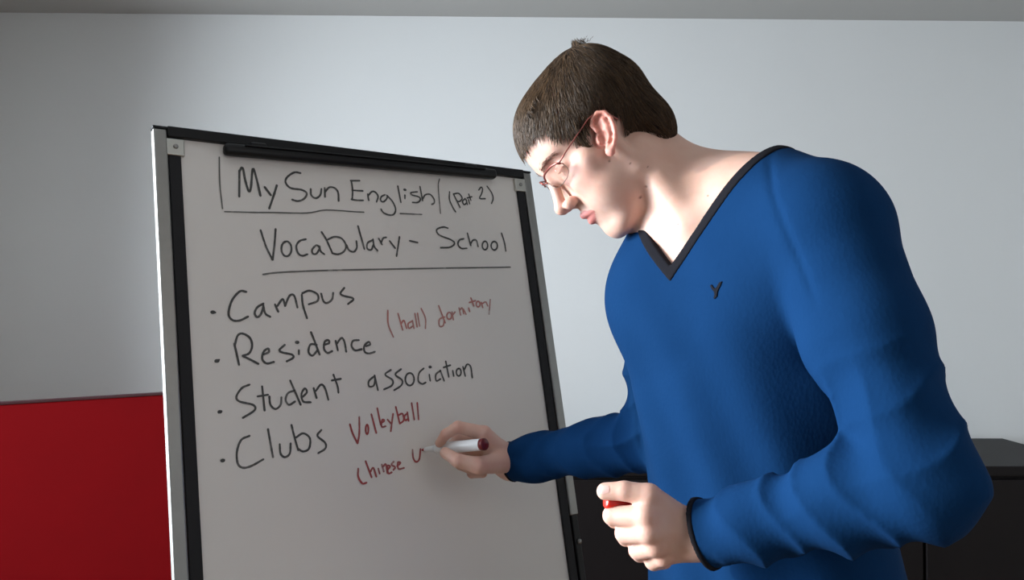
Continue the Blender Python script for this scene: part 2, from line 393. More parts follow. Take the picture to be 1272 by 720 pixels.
write('word Campus with its bullet in black marker', *G_, [[(80, 208)], [(80, 206), (96, 210)], [(310, 68), (265, 65), (210, 130), (188, 220), (215, 262), (265, 265), (322, 238)],
      [(428, 148), (385, 175), (368, 215), (385, 242), (410, 222), (428, 170)], [(425, 152), (440, 215), (475, 240)], [(508, 155), (530, 205)], [(524, 165), (560, 118), (578, 165)],
      [(576, 165), (608, 95), (640, 95), (662, 175)], [(692, 88), (700, 160), (728, 250)], [(695, 78), (745, 60), (800, 85), (800, 130), (740, 154)],
      [(825, 80), (840, 130), (865, 145), (900, 120), (908, 75)], [(985, 40), (958, 78), (980, 95), (1048, 115), (1010, 152)]], K, 0.0033)
write('word Residence with its bullet in black marker', *G_, [[(108, 543)], [(98, 548), (122, 536)], [(228, 425), (245, 500), (260, 570)], [(230, 440), (250, 370), (285, 355), (335, 385), (350, 440), (330, 490), (285, 508)],
      [(285, 508), (340, 535), (393, 563)], [(430, 498), (465, 482), (460, 458), (430, 480), (420, 530), (450, 560), (500, 550)], [(575, 432), (538, 468), (560, 485), (625, 500), (632, 522), (588, 546)],
      [(672, 470), (672, 497)], [(660, 415)], [(755, 345), (785, 420), (815, 500)], [(795, 432), (752, 430), (738, 480), (765, 507), (800, 470)],
      [(848, 432), (880, 420), (875, 400), (850, 412), (845, 460), (870, 488), (902, 475)], [(925, 405), (940, 470)], [(935, 422), (965, 385), (985, 410), (998, 480)],
      [(1085, 400), (1045, 405), (1035, 440), (1060, 470), (1105, 462)], [(1132, 442), (1162, 430), (1152, 412), (1122, 440), (1125, 480), (1155, 492), (1195, 480)]], K, 0.0033)
write('words Student association with bullet in black marker', *H_, [[(63, 342)], [(56, 347), (72, 338)], [(240, 180), (195, 200), (162, 250), (180, 280), (260, 300), (270, 332), (200, 378)],
      [(315, 190), (330, 335)], [(288, 250), (350, 240)], [(358, 250), (365, 300), (395, 325), (425, 300), (430, 255)], [(482, 155), (515, 230), (545, 300)], [(510, 215), (470, 230), (455, 270), (475, 300), (512, 280)],
      [(558, 252), (582, 225), (570, 202), (550, 235), (560, 280), (605, 285)], [(622, 200), (640, 260)], [(635, 218), (665, 180), (690, 200), (710, 270)], [(740, 120), (765, 190), (770, 228)], [(730, 155), (785, 145)]], K, 0.0031)
write('word association in black marker', *I_, [[(132, 548), (95, 580), (95, 615), (125, 610), (135, 562)], [(130, 545), (152, 640)], [(235, 510), (198, 540), (245, 575), (240, 610), (190, 635)],
      [(300, 505), (263, 540), (306, 575), (300, 610), (255, 640)], circ(355, 570, 28, 40), [(445, 500), (415, 530), (410, 580), (435, 600), (458, 590)], [(480, 540), (486, 580)], [(485, 492)],
      [(552, 515), (522, 540), (525, 580), (552, 568)], [(550, 513), (575, 580)], [(585, 455), (605, 555)], [(570, 495), (615, 480)], [(630, 515), (636, 550)], circ(668, 525, 15, 24),
      [(695, 490), (710, 550)], [(702, 512), (722, 475), (745, 492), (755, 560)]], K, 0.0030)
write('word Clubs with its bullet in black marker', *H_, [[(80, 632)], [(74, 636), (88, 628)], [(240, 485), (190, 510), (165, 580), (170, 650), (200, 675), (250, 665), (322, 625)], [(350, 445), (365, 530), (380, 612)],
      [(420, 535), (425, 590), (450, 612), (480, 590), (485, 530)], [(490, 420), (510, 500), (530, 570)], [(517, 495), (560, 470), (600, 500), (595, 560), (560, 578), (530, 562)],
      [(668, 450), (645, 485), (690, 525), (692, 560), (650, 588)]], K, 0.0031)
write('word hall in brackets in faint red marker', *I_, [[(215, 130), (218, 220), (250, 300)], [(280, 150), (310, 255)], [(300, 215), (318, 195), (335, 245)],
      [(368, 200), (345, 215), (350, 245), (375, 230)], [(372, 195), (382, 245)], [(388, 150), (402, 235)], [(405, 148), (418, 230)], [(428, 118), (455, 180), (455, 245)]], RF, 0.0028)
write('word dormitory in faint red marker', *I_, [[(578, 172), (545, 188), (545, 230), (568, 228), (576, 195)], [(540, 100), (582, 210)], circ(607, 165, 15, 22), [(625, 140), (634, 190)], [(630, 158), (645, 140)],
      [(670, 115), (680, 160)], [(675, 128), (690, 115), (700, 152)], [(698, 122), (715, 155)], [(732, 115), (738, 138)], [(745, 50), (765, 102)], [(735, 80), (775, 68)], circ(792, 90, 12, 18),
      [(812, 78), (822, 112)], [(818, 88), (835, 76)], [(842, 76), (854, 102)], [(870, 60), (862, 155)]], RF, 0.0028)
write('word Volleyball in red marker', *J_, [[(88, 220), (110, 290), (145, 362)], [(145, 362), (158, 290), (158, 165)], circ(216, 258, 10, 35), [(248, 145), (285, 285)], [(292, 100), (318, 225)],
      [(318, 215), (345, 192), (328, 188), (325, 238), (355, 235)], [(368, 185), (395, 215)], [(410, 142), (400, 215), (393, 272)], [(430, 90), (460, 215)], [(450, 152), (480, 142), (488, 190), (460, 215)],
      [(516, 138), (495, 160), (500, 190), (520, 182)], [(516, 130), (526, 195)], [(548, 62), (568, 185)], [(590, 60), (600, 185)]], RD, 0.0029)
write('word Chinese in red marker', *J_, [[(150, 550), (150, 610), (180, 660), (212, 655)], [(205, 495), (250, 615)], [(240, 575), (262, 545), (285, 610)], [(300, 550), (310, 588)], [(325, 520), (340, 572)],
      [(336, 535), (355, 518), (368, 585)], [(366, 562), (388, 535), (368, 530), (374, 585), (400, 578)], [(415, 498), (398, 520), (425, 540), (412, 560)],
      [(440, 532), (465, 508), (445, 505), (450, 552), (492, 545)]], RD, 0.0030)
write('letter U being written in red marker', *J_, [[(555, 410), (560, 470), (580, 500), (605, 480), (614, 405)]], RD, 0.0030)

# ------------------------------------------------------------------ furniture behind
# plain red upright screen left of the easel
RC = empty('red_screen', P(160, 490, 1.95) * np.array([1, 1, 0]), 'plain red upright panel with a dark top edge, left of the whiteboard', 'screen')
rdv = nrm((0.81, 0.59, 0)); rdn = np.array([-rdv[1], rdv[0], 0]); ro = np.array(P(160, 490, 1.95)); ztop = ro[2]; ro[2] = 0
box('panel', (-0.28, 0.0, 0.03), (0.55, 0.022, ztop - 0.006), M['red'], RC, 0.002, ro, rdv, rdn, WZ)
box('top_edge', (-0.283, -0.002, ztop - 0.006), (0.553, 0.024, ztop), M['redd'], RC, 0.0015, ro, rdv, rdn, WZ)
for a in (-0.2, 0.44):
    box('foot', (a, -0.13, 0.0), (a + 0.04, 0.15, 0.03), M['redd'], RC, 0.003, ro, rdv, rdn, WZ)
# dark sideboard behind the man
sx0, sx1, sy0 = 0.16, 1.75, 2.38; sh = 0.925
SB = empty('sideboard', ((sx0 + sx1) / 2, sy0 + 0.2, 0), 'black-brown sideboard against the wall behind the man', 'cabinet')
box('body', (sx0 + 0.01, sy0 + 0.02, 0.0), (sx1 - 0.01, sy0 + 0.48, sh - 0.03), M['dwood'], SB, 0.002)
box('top', (sx0, sy0, sh - 0.03), (sx1, sy0 + 0.5, sh), M['dwood'], SB, 0.004)
for k in range(3):
    a = sx0 + 0.02 + k * 0.52
    dr = box('door', (a, sy0 + 0.002, 0.07), (a + 0.51, sy0 + 0.02, sh - 0.04), M['dwood'], SB, 0.003)
    lathe('knob', (a + 0.47, sy0 + 0.002, 0.55), (0, -1, 0), [(0, 0.006), (0.012, 0.006), (0.014, 0.012), (0.022, 0.011)], M['steel'], dr, 16)

#@PERSON@
# ------------------------------------------------------------------ implicit-surface modelling (numpy distance fields -> mesh)
BIG = 1.0
def smin(a, b, k):
    h = np.clip(0.5 + 0.5 * (b - a) / k, 0, 1)
    return b + (a - b) * h - k * h * (1 - h)
def smax(a, b, k): return -smin(-a, -b, k)
def cone(p, a, b, ra, rb):
    a = np.asarray(a, np.float32); b = np.asarray(b, np.float32); ba = b - a
    pa = p - a; t = np.clip(pa @ ba / max(float(ba @ ba), 1e-12), 0, 1)
    q = pa - t[:, None] * ba
    return np.sqrt(np.einsum('ij,ij->i', q, q)) - (ra + (rb - ra) * t)
def ell(p, c, axes, r):
    q = (p - np.asarray(c, np.float32)) @ np.asarray(axes, np.float32).T
    r = np.asarray(r, np.float32)
    k0 = np.sqrt(((q / r) ** 2).sum(1)) + 1e-9; k1 = np.sqrt(((q / r ** 2) ** 2).sum(1)) + 1e-9
    return k0 * (k0 - 1) / k1
I3 = np.eye(3)
def sph(p, c, r):
    q = p - np.asarray(c, np.float32); return np.sqrt(np.einsum('ij,ij->i', q, q)) - r
def local(fn, c, R):
    """evaluate fn only inside a bounding sphere"""
    def g(p):
        d0 = sph(p, c, R); out = (d0 + 0.03).astype(np.float32)
        m = d0 < 0
        if m.any(): out[m] = np.minimum(fn(p[m]), 0.2)
        return out
    return g
def polygonise(sdf, lo, hi, vox, B=8):
    lo = np.asarray(lo, float); hi = np.asarray(hi, float)
    nb = np.ceil((hi - lo) / (vox * B)).astype(int)
    ii = np.stack(np.meshgrid(*[np.arange(n) for n in nb], indexing='ij'), -1).reshape(-1, 3)
    cen = lo + (ii * B + (B - 1) / 2.0) * vox
    dc = np.concatenate([sdf(c.astype(np.float32)) for c in np.array_split(cen, max(1, len(cen) // 60000))])
    half = vox * B * 0.5 * 1.75 * 1.25 + 0.004
    g = openvdb.FloatGrid(0.02)
    for i in ii[dc < -half]: g.fill(tuple(int(v) for v in i * B), tuple(int(v) for v in i * B + B - 1), -0.02, True)
    near = ii[np.abs(dc) <= half]
    off = np.stack(np.meshgrid(*[np.arange(B)] * 3, indexing='ij'), -1).reshape(-1, 3)
    for ch in np.array_split(near, max(1, len(near) // 400)):
        pts = (lo + (ch[:, None, :] * B + off[None]) * vox).reshape(-1, 3).astype(np.float32)
        d = np.clip(sdf(pts), -0.02, 0.02).astype(np.float32).reshape(-1, B, B, B)
        for i, a in zip(ch, d): g.copyFromArray(np.ascontiguousarray(a), ijk=tuple(int(v) for v in i * B))
    pts, quads = g.convertToQuads(isovalue=0.0)
    return pts.astype(float) * vox + lo, quads[:, ::-1].astype(np.int64)
def quad_mesh(name, v, q, m, parent=None):
    me = bpy.data.meshes.new(name)
    me.vertices.add(len(v)); me.vertices.foreach_set('co', v.astype(np.float32).ravel())
    me.loops.add(q.size); me.loops.foreach_set('vertex_index', q.astype(np.int32).ravel())
    me.polygons.add(len(q)); me.polygons.foreach_set('loop_start', np.arange(0, q.size, q.shape[1], dtype=np.int32))
    me.update(calc_edges=True); me.validate()
    return link_mesh(name, me, m, parent, True)
def keep_big(v, q):
    """drop stray islands smaller than a few hundred vertices"""
    par = np.arange(len(v))
    e = np.concatenate([q[:, [0, 1]], q[:, [1, 2]], q[:, [2, 3]]])
    for _ in range(60):
        m = np.minimum(par[e[:, 0]], par[e[:, 1]]); old = par.copy()
        np.minimum.at(par, e[:, 0], m); np.minimum.at(par, e[:, 1], m); par = par[par]; par = par[par]
        if (old == par).all(): break
    cnt = np.bincount(par, minlength=len(v)); ok = cnt[par] > 300
    q = q[ok[q[:, 0]]]; idx = np.cumsum(ok) - 1
    return v[ok], idx[q]
def vnoise(p, s, seed=0):
    """smooth cheap noise from rotated sines, about -1..1"""
    r = np.random.RandomState(int(seed * 10)); o = 0
    for k in range(5):
        a = r.normal(size=3); a /= np.linalg.norm(a); o = o + np.sin((p @ a.astype(np.float32)) * s * (0.7 + 0.25 * k) + r.uniform(0, 6))
    return o / 3.0

# ------------------------------------------------------------------ head frame: f forward, l the man's left (towards the camera), u up; millimetres
HO = P(740, 187, 1.02)
TILT = math.radians(45); YAW = math.radians(7); ROLL = math.radians(0)
Lh = nrm(dirw((0, 0, -1.0)))
Fh = nrm(dirw((-math.cos(TILT), -math.sin(TILT), 0))); Uh = nrm(dirw((-math.sin(TILT), math.cos(TILT), 0)))
Fh, Lh = nrm(Fh * math.cos(YAW) + Lh * math.sin(YAW)), nrm(Lh * math.cos(YAW) - Fh * math.sin(YAW))
Fh = Fh.astype(np.float32); Lh = Lh.astype(np.float32); Uh = Uh.astype(np.float32)
HA = np.stack([Fh, Lh, Uh])
def H(f, l, u): return HO + (Fh * f + Lh * l + Uh * u) * 0.001
def toh(p): return ((p - HO.astype(np.float32)) @ HA.T) * 1000.0
def c3(q, a, b, ra, rb): return cone(q, a, b, ra, rb)
def e3(q, c, r): return ell(q, c, I3, r)
EYE = (47.0, 32.0, 12.0)
EARC = (10.0, 71.0, 1.0)
def ear_sdf(q):
    """outer ear on side s=+1 in head millimetres"""
    p = q - np.array(EARC, np.float32)
    # ear plane: long axis tilted back 24 deg, flared out 22 deg from the head
    a = math.radians(24); up = np.array([-math.sin(a), 0.0, math.cos(a)]); bk = np.array([-math.cos(a), 0.0, -math.sin(a)])
    fl = math.radians(26); out = np.array([0, 1.0, 0]); bk2 = bk * math.cos(fl) + out * math.sin(fl); nn = np.cross(up, bk2)
    if nn[1] < 0: nn = -nn
    x = p @ bk2.astype(np.float32); y = p @ up.astype(np.float32); z = p @ nn.astype(np.float32)
    r = np.stack([x, y, z], 1) / 0.84
    hel = [(0, 14), (-4, 24), (0, 33), (10, 37), (20, 33), (25, 22), (25, 8), (21, -5), (15, -14), (9, -20)]
    d = np.full(len(q), 99.0, np.float32)
    for (a0, b0), (a1, b1) in zip(hel, hel[1:]):
        d = smin(d, c3(r, (a0, b0, 2.0), (a1, b1, 2.0), 3.1, 3.1), 1.5)
    plate = e3(r, (11, 11, -2.5), (15, 25, 3.2)); d = smin(d, plate, 2.0)
    anti = [(14, 26), (16, 14), (14, 2), (8, -6)]
    for (a0, b0), (a1, b1) in zip(anti, anti[1:]): d = smin(d, c3(r, (a0, b0, 0.5), (a1, b1, 0.5), 3.0, 2.8), 2.5)
    d = smin(d, e3(r, (7, -19, 0.5), (7.5, 8.5, 4.2)), 3.0)                      # lobe
    d = smin(d, c3(r, (-2, -2, 1), (-1, 3, 1), 3.6, 3.4), 2.0)                   # tragus
    d = smin(d, c3(r, (0, 2, -6), (14, 10, -6), 9, 9), 4.0)                      # root into the head
    d = smax(d, -e3(r, (5.5, 3, 3.5), (6.5, 9, 5.5)), 2.0)                       # concha
    return 0.84 * smax(d, -e3(r, (12, 31, 4.5), (8, 3.0, 3.0)), 1.5)
def skull_sdf(q):
    qa = q.copy(); qa[:, 1] = np.abs(q[:, 1])
    d = e3(q, (-18, 0, 41), (87, 73, 71))
    d = smin(d, e3(q, (20, 0, 44), (47, 60, 50)), 16)
    return d, qa
def head_sdf(q):
    """q in head millimetres"""
    d, a = skull_sdf(q)
    d = smin(d, e3(q, (20, 0, -18), (44, 58, 70)), 14)
    jaw = smin(c3(a, (-4, 52, -52), (46, 17, -86), 13, 13), e3(q, (50, 0, -85), (15.5, 19, 17)), 10)
    jaw = smin(jaw, c3(a, (-4, 54, -50), (-2, 60, -8), 12, 12), 10)
    d = smin(d, jaw, 14)
    d = smin(d, e3(q, (14, 0, -70), (44, 40, 31)), 16)
    d = smin(d, e3(q, (45, 0, -46), (23.5, 29, 33)), 10)
    d = smin(d, e3(a, (24, 38, -38), (34, 24, 36)), 16)
    d = smin(d, c3(a, (48, 34, -12), (32, 52, -4), 13, 13), 16)                  # cheekbones
    d = smin(d, c3(a, (60, 12, 31), (46, 40, 35), 8.5, 9), 8)                    # brow
    d = smax(d, -e3(a, (70, 32, 15), (15, 17, 12)), 8)                           # sockets
    d = smin(d, sph(a, EYE, 14.2), 3)                                            # lids
    d = smax(d, -c3(a, (64, 22, 6.0), (61, 44, 7.0), 3.2, 2.2), 1.2)             # the open slit, looking down
    d = smin(d, c3(a, (62, 21, 11.0), (57, 47, 12.0), 1.7, 1.3), 1.5)            # upper lid edge
    n = c3(q, (64, 0, 26), (70, 0, 6), 6.0, 6.2)
    n = smin(n, c3(q, (70, 0, 5), (83, 0, -19.5), 6.0, 8.0), 5)
    n = smin(n, sph(q, (85, 0, -21.5), 8.0), 4)
    n = smin(n, e3(a, (74, 12.5, -24.5), (9.5, 6.5, 7.5)), 4)
    n = smin(n, c3(q, (82, 0, -27), (66, 0, -31), 4.2, 5.0), 4)
    d = smin(d, n, 5)
    d = smax(d, -e3(a, (79, 7.0, -32), (5.5, 3.4, 4.5)), 2)                      # nostrils
    lip = c3(a, (70.0, 0, -47.0), (62, 17, -51.5), 5.2, 2.8)
    lip = smin(lip, c3(a, (67.5, 0, -59.0), (60, 16, -54.5), 5.4, 2.8), 1.2)
    d = smin(d, lip, 3.5)
    d = smax(d, -c3(a, (75, 0, -52.8), (63, 21, -53.4), 1.4, 0.8), 1.0)
    d = smax(d, -e3(q, (78, 0, -37), (6, 2.6, 7)), 3)                            # philtrum
    d = smax(d, -c3(a, (76, 0, -71.5), (70, 12, -71), 6.0, 5.0), 5)                # fold above the chin
    e = ear_sdf(a) if True else d
    return smin(d, e, 2.5)

# ------------------------------------------------------------------ body landmarks
NKb = P(795, 205, 1.035); NKt = P(872, 285, 1.02)
SHL = P(1026, 296, 0.87); SHR = P(824, 378, 1.10)
ELL = P(1148, 596, 0.735); ELR = P(817, 543, 1.14)
WRL = P(867, 664, 0.855); DH = float(np.dot(on_board(527, 560) - CAMW, dirw((0, 0, 1)))) - 1.385      # how far the writing hand shifts to meet the board
print('DH', DH)
WRR = P(633, 574, 1.365 + DH)
CH = P(915, 405, 1.01); AB = P(943, 600, 1.01); PE = P(965, 790, 1.01)
TU = nrm(P(885, 280, 1.02) - P(950, 650, 1.01))
TN = nrm(dirw((-0.72, -0.10, -0.69))); TN = nrm(TN - TU * np.dot(TN, TU)); TL = np.cross(TN, TU)
TL = TL if TL[0] > 0 else -TL
TAX = np.stack([TL, TN, TU]).astype(np.float32)
def neck_sdf(p, g=0.0):
    d = cone(p, NKb, NKt, 0.056 + g, 0.058 + g)
    d = smin(d, cone(p, P(812, 205, 1.035), P(885, 255, 1.01), 0.038 + g, 0.050 + g), 0.03)      # nape
    return d
def torso_core(p, g=0.0):
    d = ell(p, CH, TAX, (0.150 + g, 0.110 + g, 0.215 + g))
    d = smin(d, cone(p, P(938, 257, 0.96), P(1012, 270, 0.885), 0.050 + g, 0.054 + g), 0.03)
    d = smin(d, ell(p, AB, TAX, (0.150 + g, 0.108 + g, 0.25 + g)), 0.06)
    d = smin(d, ell(p, PE, TAX, (0.165 + g, 0.115 + g, 0.18 + g)), 0.06)
    d = smin(d, cone(p, P(905, 268, 0.99), SHL, 0.052 + g, 0.060 + g), 0.05)
    d = smin(d, cone(p, P(880, 290, 1.03), SHR, 0.050 + g, 0.055 + g), 0.05)
    d = smin(d, cone(p, P(858, 240, 1.01), P(960, 252, 0.95), 0.042 + g, 0.050 + g), 0.035)      # trapezius
    d = smin(d, cone(p, P(850, 268, 1.06), P(815, 345, 1.10), 0.040 + g, 0.040 + g), 0.03)
    for s in (1, -1):                         # pectorals
        c = CH + TL * (0.065 * s + 0.004) + TN * 0.052 + TU * 0.045
        d = smin(d, ell(p, c, TAX, (0.078 + g, 0.058 + g, 0.075 + g)), 0.04)
    return d
def trace(sdf, px, py, d0=0.7, d1=1.4):
    """first surface point of a distance field seen along a direction"""
    dr = P(px, py, 1.0) - CAMW; t = d0
    for _ in range(60):
        t += 0.8 * float(sdf(np.array([CAMW + dr * t], np.float32))[0])
        if t > d1: break
    return CAMW + dr * t
VA = trace(lambda p: torso_core(p, 0.004), 832, 331)      # bottom of the V on the chest
VL = (trace(lambda p: torso_core(p, 0.004), 927, 203) - VA) @ TAX.T; VR = (P(803, 290, 1.045) - VA) @ TAX.T; VR[0] *= 0.55
print('V', VA, VL, VR)
def arm(p, sh, el, wr, r, g=0.0):
    mid = sh + (el - sh) * 0.45; fm = el + (wr - el) * 0.25
    d = cone(p, sh, mid, r[0] + g, r[1] + g)
    d = smin(d, cone(p, mid, el, r[1] + g, r[2] + g), 0.02)
    d = smin(d, cone(p, el, fm, r[2] + g, r[3] + g), 0.02)
    return smin(d, cone(p, fm, wr, r[3] + g, r[4] + g), 0.02)
RL = (0.062, 0.056, 0.046, 0.045, 0.0335); RR = (0.052, 0.044, 0.042, 0.041, 0.030)

# ------------------------------------------------------------------ hands: px, py, depth, radius (mm)
HL = dict(
    palm=[((874, 666, .866, 22), (838, 655, .858, 16)), ((872, 668, .872, 23), (838, 672, .868, 20))],
    meta=[((856, 655, .862, 14), (802, 640, .838, 13.0)), ((857, 659, .860, 14), (806, 659, .836, 13.0)), ((860, 668, .862, 14), (814, 676, .842, 12.5)), ((862, 676, .866, 14), (824, 689, .852, 11.5))],
    fingers=[[(802, 642, .838, 12.3), (761, 640, .858, 10.4), (764, 645, .886, 9.3), (784, 648, .896, 8.3)],
             [(806, 659, .836, 12.5), (777, 662, .860, 11.2), (778, 667, .888, 9.8), (798, 668, .900, 8.6)],
             [(814, 676, .842, 12.0), (793, 683, .866, 10.4), (795, 687, .892, 9.4), (812, 686, .902, 8.2)],
             [(824, 689, .852, 11.0), (811, 697, .874, 9.0), (812, 699, .893, 8.2), (826, 698, .902, 7.5)]],
    thumb=[(857, 651, .862, 13.5), (806, 615, .846, 12.2), (776, 609.5, .850, 10.2), (752, 610, .857, 9.4)])
HR = dict(
    palm=[((636, 574, 1.365, 26), (616, 560, 1.355, 20)), ((636, 576, 1.372, 24), (614, 570, 1.375, 18))],
    meta=[((622, 560, 1.35, 15), (601, 538, 1.338, 12.5)), ((622, 564, 1.36, 15), (603, 546, 1.362, 12)), ((622, 568, 1.37, 15), (604, 557, 1.380, 12)), ((622, 574, 1.375, 14), (606, 569, 1.392, 11))],
    fingers=[[(601, 538, 1.338, 11.5), (569, 530, 1.328, 9.6), (554, 539, 1.333, 8.6), (546, 550, 1.340, 7.2)],
             [(603, 546, 1.362, 11.5), (571, 543, 1.368, 9.6), (559, 556, 1.362, 8.6), (556, 566, 1.352, 7.5)],
             [(604, 557, 1.380, 11), (576, 562, 1.392, 9.4), (572, 577, 1.380, 8.5), (585, 583, 1.362, 7.6)],
             [(606, 569, 1.392, 10), (587, 579, 1.398, 8.2), (586, 588, 1.384, 7.6), (600, 588, 1.365, 7.0)]],
    thumb=[(624, 574, 1.335, 17), (594, 578, 1.305, 13.0), (569, 572, 1.300, 10.4), (553, 562, 1.312, 8.6)])
def shift(h, d, k):
    f = lambda a: (a[0], a[1], a[2] + d, a[3] * k)
    return dict(palm=[(f(a), f(b)) for a, b in h['palm']], meta=[(f(a), f(b)) for a, b in h['meta']], fingers=[[f(a) for a in x] for x in h['fingers']], thumb=[f(a) for a in h['thumb']])
HR = shift(HR, DH, 0.96)
def hand_sdf(h):
    pc = lambda a: P(a[0], a[1], a[2])
    def f(p):
        d = np.full(len(p), 9.0, np.float32)
        for a, b in h['palm'] + h['meta']: d = smin(d, cone(p, pc(a), pc(b), a[3] / 1e3, b[3] / 1e3), 0.007)
        for fi in h['fingers']:
            e = np.full(len(p), 9.0, np.float32)
            for a, b in zip(fi, fi[1:]): e = smin(e, cone(p, pc(a), pc(b), a[3] / 1e3, b[3] / 1e3), 0.0018)
            d = smin(d, e, 0.0032)
        t = h['thumb']; e = cone(p, pc(t[0]), pc(t[1]), t[0][3] / 1e3, t[1][3] / 1e3)
        e2 = smin(cone(p, pc(t[1]), pc(t[2]), t[1][3] / 1e3, t[2][3] / 1e3), cone(p, pc(t[2]), pc(t[3]), t[2][3] / 1e3, t[3][3] / 1e3), 0.003)
        d = smin(d, e, 0.009)
        return smin(d, e2, 0.0035)
    return f
handL = local(hand_sdf(HL), P(812, 655, .865), 0.105)
handR = local(hand_sdf(HR), P(592, 562, 1.36 + DH), 0.10)
headL = local(lambda p: head_sdf(toh(p)) * 0.001, HO, 0.165)

def body_sdf(p):
    d = smin(torso_core(p, -0.003), arm(p, SHL, ELL, WRL, RL, -0.008), 0.02)
    d = smin(d, arm(p, SHR, ELR, WRR, RR, -0.008), 0.02)
    d = np.maximum(d, sweater_solid(p) + 0.0025)                   # clothed parts stay under the cloth
    d = smin(d, neck_sdf(p), 0.025)
    # collar bones, the notch between them, the neck muscle running to it
    cn = VA + TU * 0.045 - TN * 0.024
    d = smin(d, cone(p, cn + TL * 0.02, cn + TL * 0.10 + TU * 0.03 - TN * 0.03, 0.006, 0.006), 0.022)
    d = smin(d, cone(p, cn - TL * 0.02, cn - TL * 0.08 + TU * 0.03 - TN * 0.03, 0.006, 0.006), 0.022)
    d = smin(d, cone(p, H(-24, 44, -34), cn + TL * 0.016 + TN * 0.000, 0.010, 0.006), 0.04)
    d = smax(d, -(((p - (PE).astype(np.float32)) @ TU.astype(np.float32)) + 0.02), 0.01)
    d = smin(d, headL(p), 0.012)
    dl = nrm(ELL - WRL); dr = nrm(ELR - WRR)
    d = np.minimum(d, cone(p, WRL, WRL + dl * 0.08, 0.0265, 0.028)); d = np.minimum(d, cone(p, WRR, WRR + dr * 0.08, 0.0255, 0.027))
    d = smin(d, handL(p), 0.010); d = smin(d, handR(p), 0.010)
    return d.astype(np.float32)

# ------------------------------------------------------------------ the sweater
def folds_arm(p, a, b, r, amp, freq, seed, t0=0.0, t1=1.0):
    """diagonal wrinkles around a sleeve segment"""
    a = np.asarray(a); ba = b - a; L = np.linalg.norm(ba); d = ba / L
    u, v = frame_of(d); pa = p - a.astype(np.float32)
    t = pa @ d.astype(np.float32); x = pa @ u.astype(np.float32); y = pa @ v.astype(np.float32)
    th = np.arctan2(y, x)
    wv = np.sin((t * freq * 0.92) + 1.1 * np.sin(th + seed) + 0.9 * np.sin(2 * th + seed * 2.1) + 0.6 * vnoise(p, 30, seed))
    fall = np.clip((t / L - t0) / 0.15 + 0.5, 0, 1) * np.clip((t1 - t / L) / 0.15 + 0.5, 0, 1) * np.clip((r * 2.6 - np.sqrt(x * x + y * y)) / (r * 0.7), 0, 1)
    return -amp * 0.75 * fall * (0.45 - np.abs(wv) ** 0.7) * -1.5 * -1.0 * (0.8 + 0.6 * vnoise(p, 20, seed + 9))
def hole_sdf(p):
    """the neck opening: V prism at the front and the neck itself"""
    q = (p - VA.astype(np.float32)) @ TAX.T
    x, n, y = q[:, 0], q[:, 1], q[:, 2]
    def line(x, y, ax, ay):                              # distance beyond the edge through (0,0) and (ax,ay)
        L = math.hypot(ax, ay); return (x * ay - y * ax) / L
    side = np.maximum(line(x, y, VL[0], VL[2]), -line(x, y, VR[0], VR[2]))
    v = np.maximum(side, -(n + 0.165))
    nk = cone(p, NKb, NKt, 0.062, 0.064)
    back = smin(nk, cone(p, P(835, 205, 1.03), P(880, 240, 1.0), 0.050, 0.052), 0.02)
    return smin(v, np.maximum(back, 0.09 - y - 0.3 * n), 0.008)
def sweater_solid(p):
    d = torso_core(p, 0.004)
    aL = arm(p, SHL, ELL, WRL, RL, 0.004)
    aR = arm(p, SHR, ELR, WRR + (ELR - WRR) * 0.03, RR, 0.004)
    aL = aL + folds_arm(p, WRL, ELL, 0.05, 0.0048, 78, 1.3, 0.12, 0.98) + folds_arm(p, ELL, SHL, 0.06, 0.0042, 60, 2.7, -0.1, 0.45)
    aR = aR + folds_arm(p, WRR, ELR, 0.05, 0.0040, 85, 4.1, 0.25, 1.2) + folds_arm(p, ELR, SHR, 0.05, 0.0042, 75, 5.3, -0.1, 0.7)
    nL = nrm(WRL - ELL); nR = nrm(WRR - ELR)
    aL = np.maximum(aL, (p - (WRL - nL * 0.006).astype(np.float32)) @ nL.astype(np.float32))      # cuffs end at the wrists
    aR = np.maximum(aR, (p - WRR.astype(np.float32)) @ nR.astype(np.float32))
    d = smin(d, aL, 0.011); d = smin(d, aR, 0.012)
    q = (p - CH.astype(np.float32)) @ TAX.T
    # soft vertical drape on the trunk and pull lines towards the shoulders
    low = np.clip((0.05 - q[:, 2]) / 0.2, 0, 1)
    d = d + 0.0034 * low * np.sin(q[:, 0] * 75 + 9 * q[:, 2] + 1.5 * vnoise(p, 9, 3)) * (q[:, 1] > -0.2)
    d = d + 0.0022 * vnoise(p, 17, 6)
    sn = nrm(TL * 0.93 + TU * 0.30 - TN * 0.12)                    # armhole seam
    for sh_, px_ in ((SHL, P(1008, 290, .88)),):
        t = (p - px_.astype(np.float32)) @ sn.astype(np.float32)
        d = d + (0.0022 * np.exp(-(t / 0.0042) ** 2)) * np.clip(-sph(p, sh_, 0.12) / 0.03, 0, 1)
    hem = -((p - PE.astype(np.float32)) @ TU.astype(np.float32) + 0.01)
    d = smax(d, hem, 0.004)
    return d
def sweater_sdf(p): return smax(sweater_solid(p), -hole_sdf(p), 0.003).astype(np.float32)
def collar_sdf(p):
    h = hole_sdf(p); s = sweater_solid(p) - 0.0014
    d = smax(s, np.abs(h - 0.0055) - 0.0062, 0.002)
    return np.maximum(d, -(sweater_solid(p) + 0.006)).astype(np.float32)
def cuff_sdf(W, E, sgn):
    d = nrm(W - E)
    def f(p):
        t = (p - W.astype(np.float32)) @ d.astype(np.float32)
        b = sweater_solid(p); sh = np.maximum(b - 0.0016, -(b + 0.004))
        return np.maximum(smax(sh, np.abs(t - sgn + 0.0025) - 0.0037, 0.0015), sph(p, W, 0.055)).astype(np.float32)
    return f

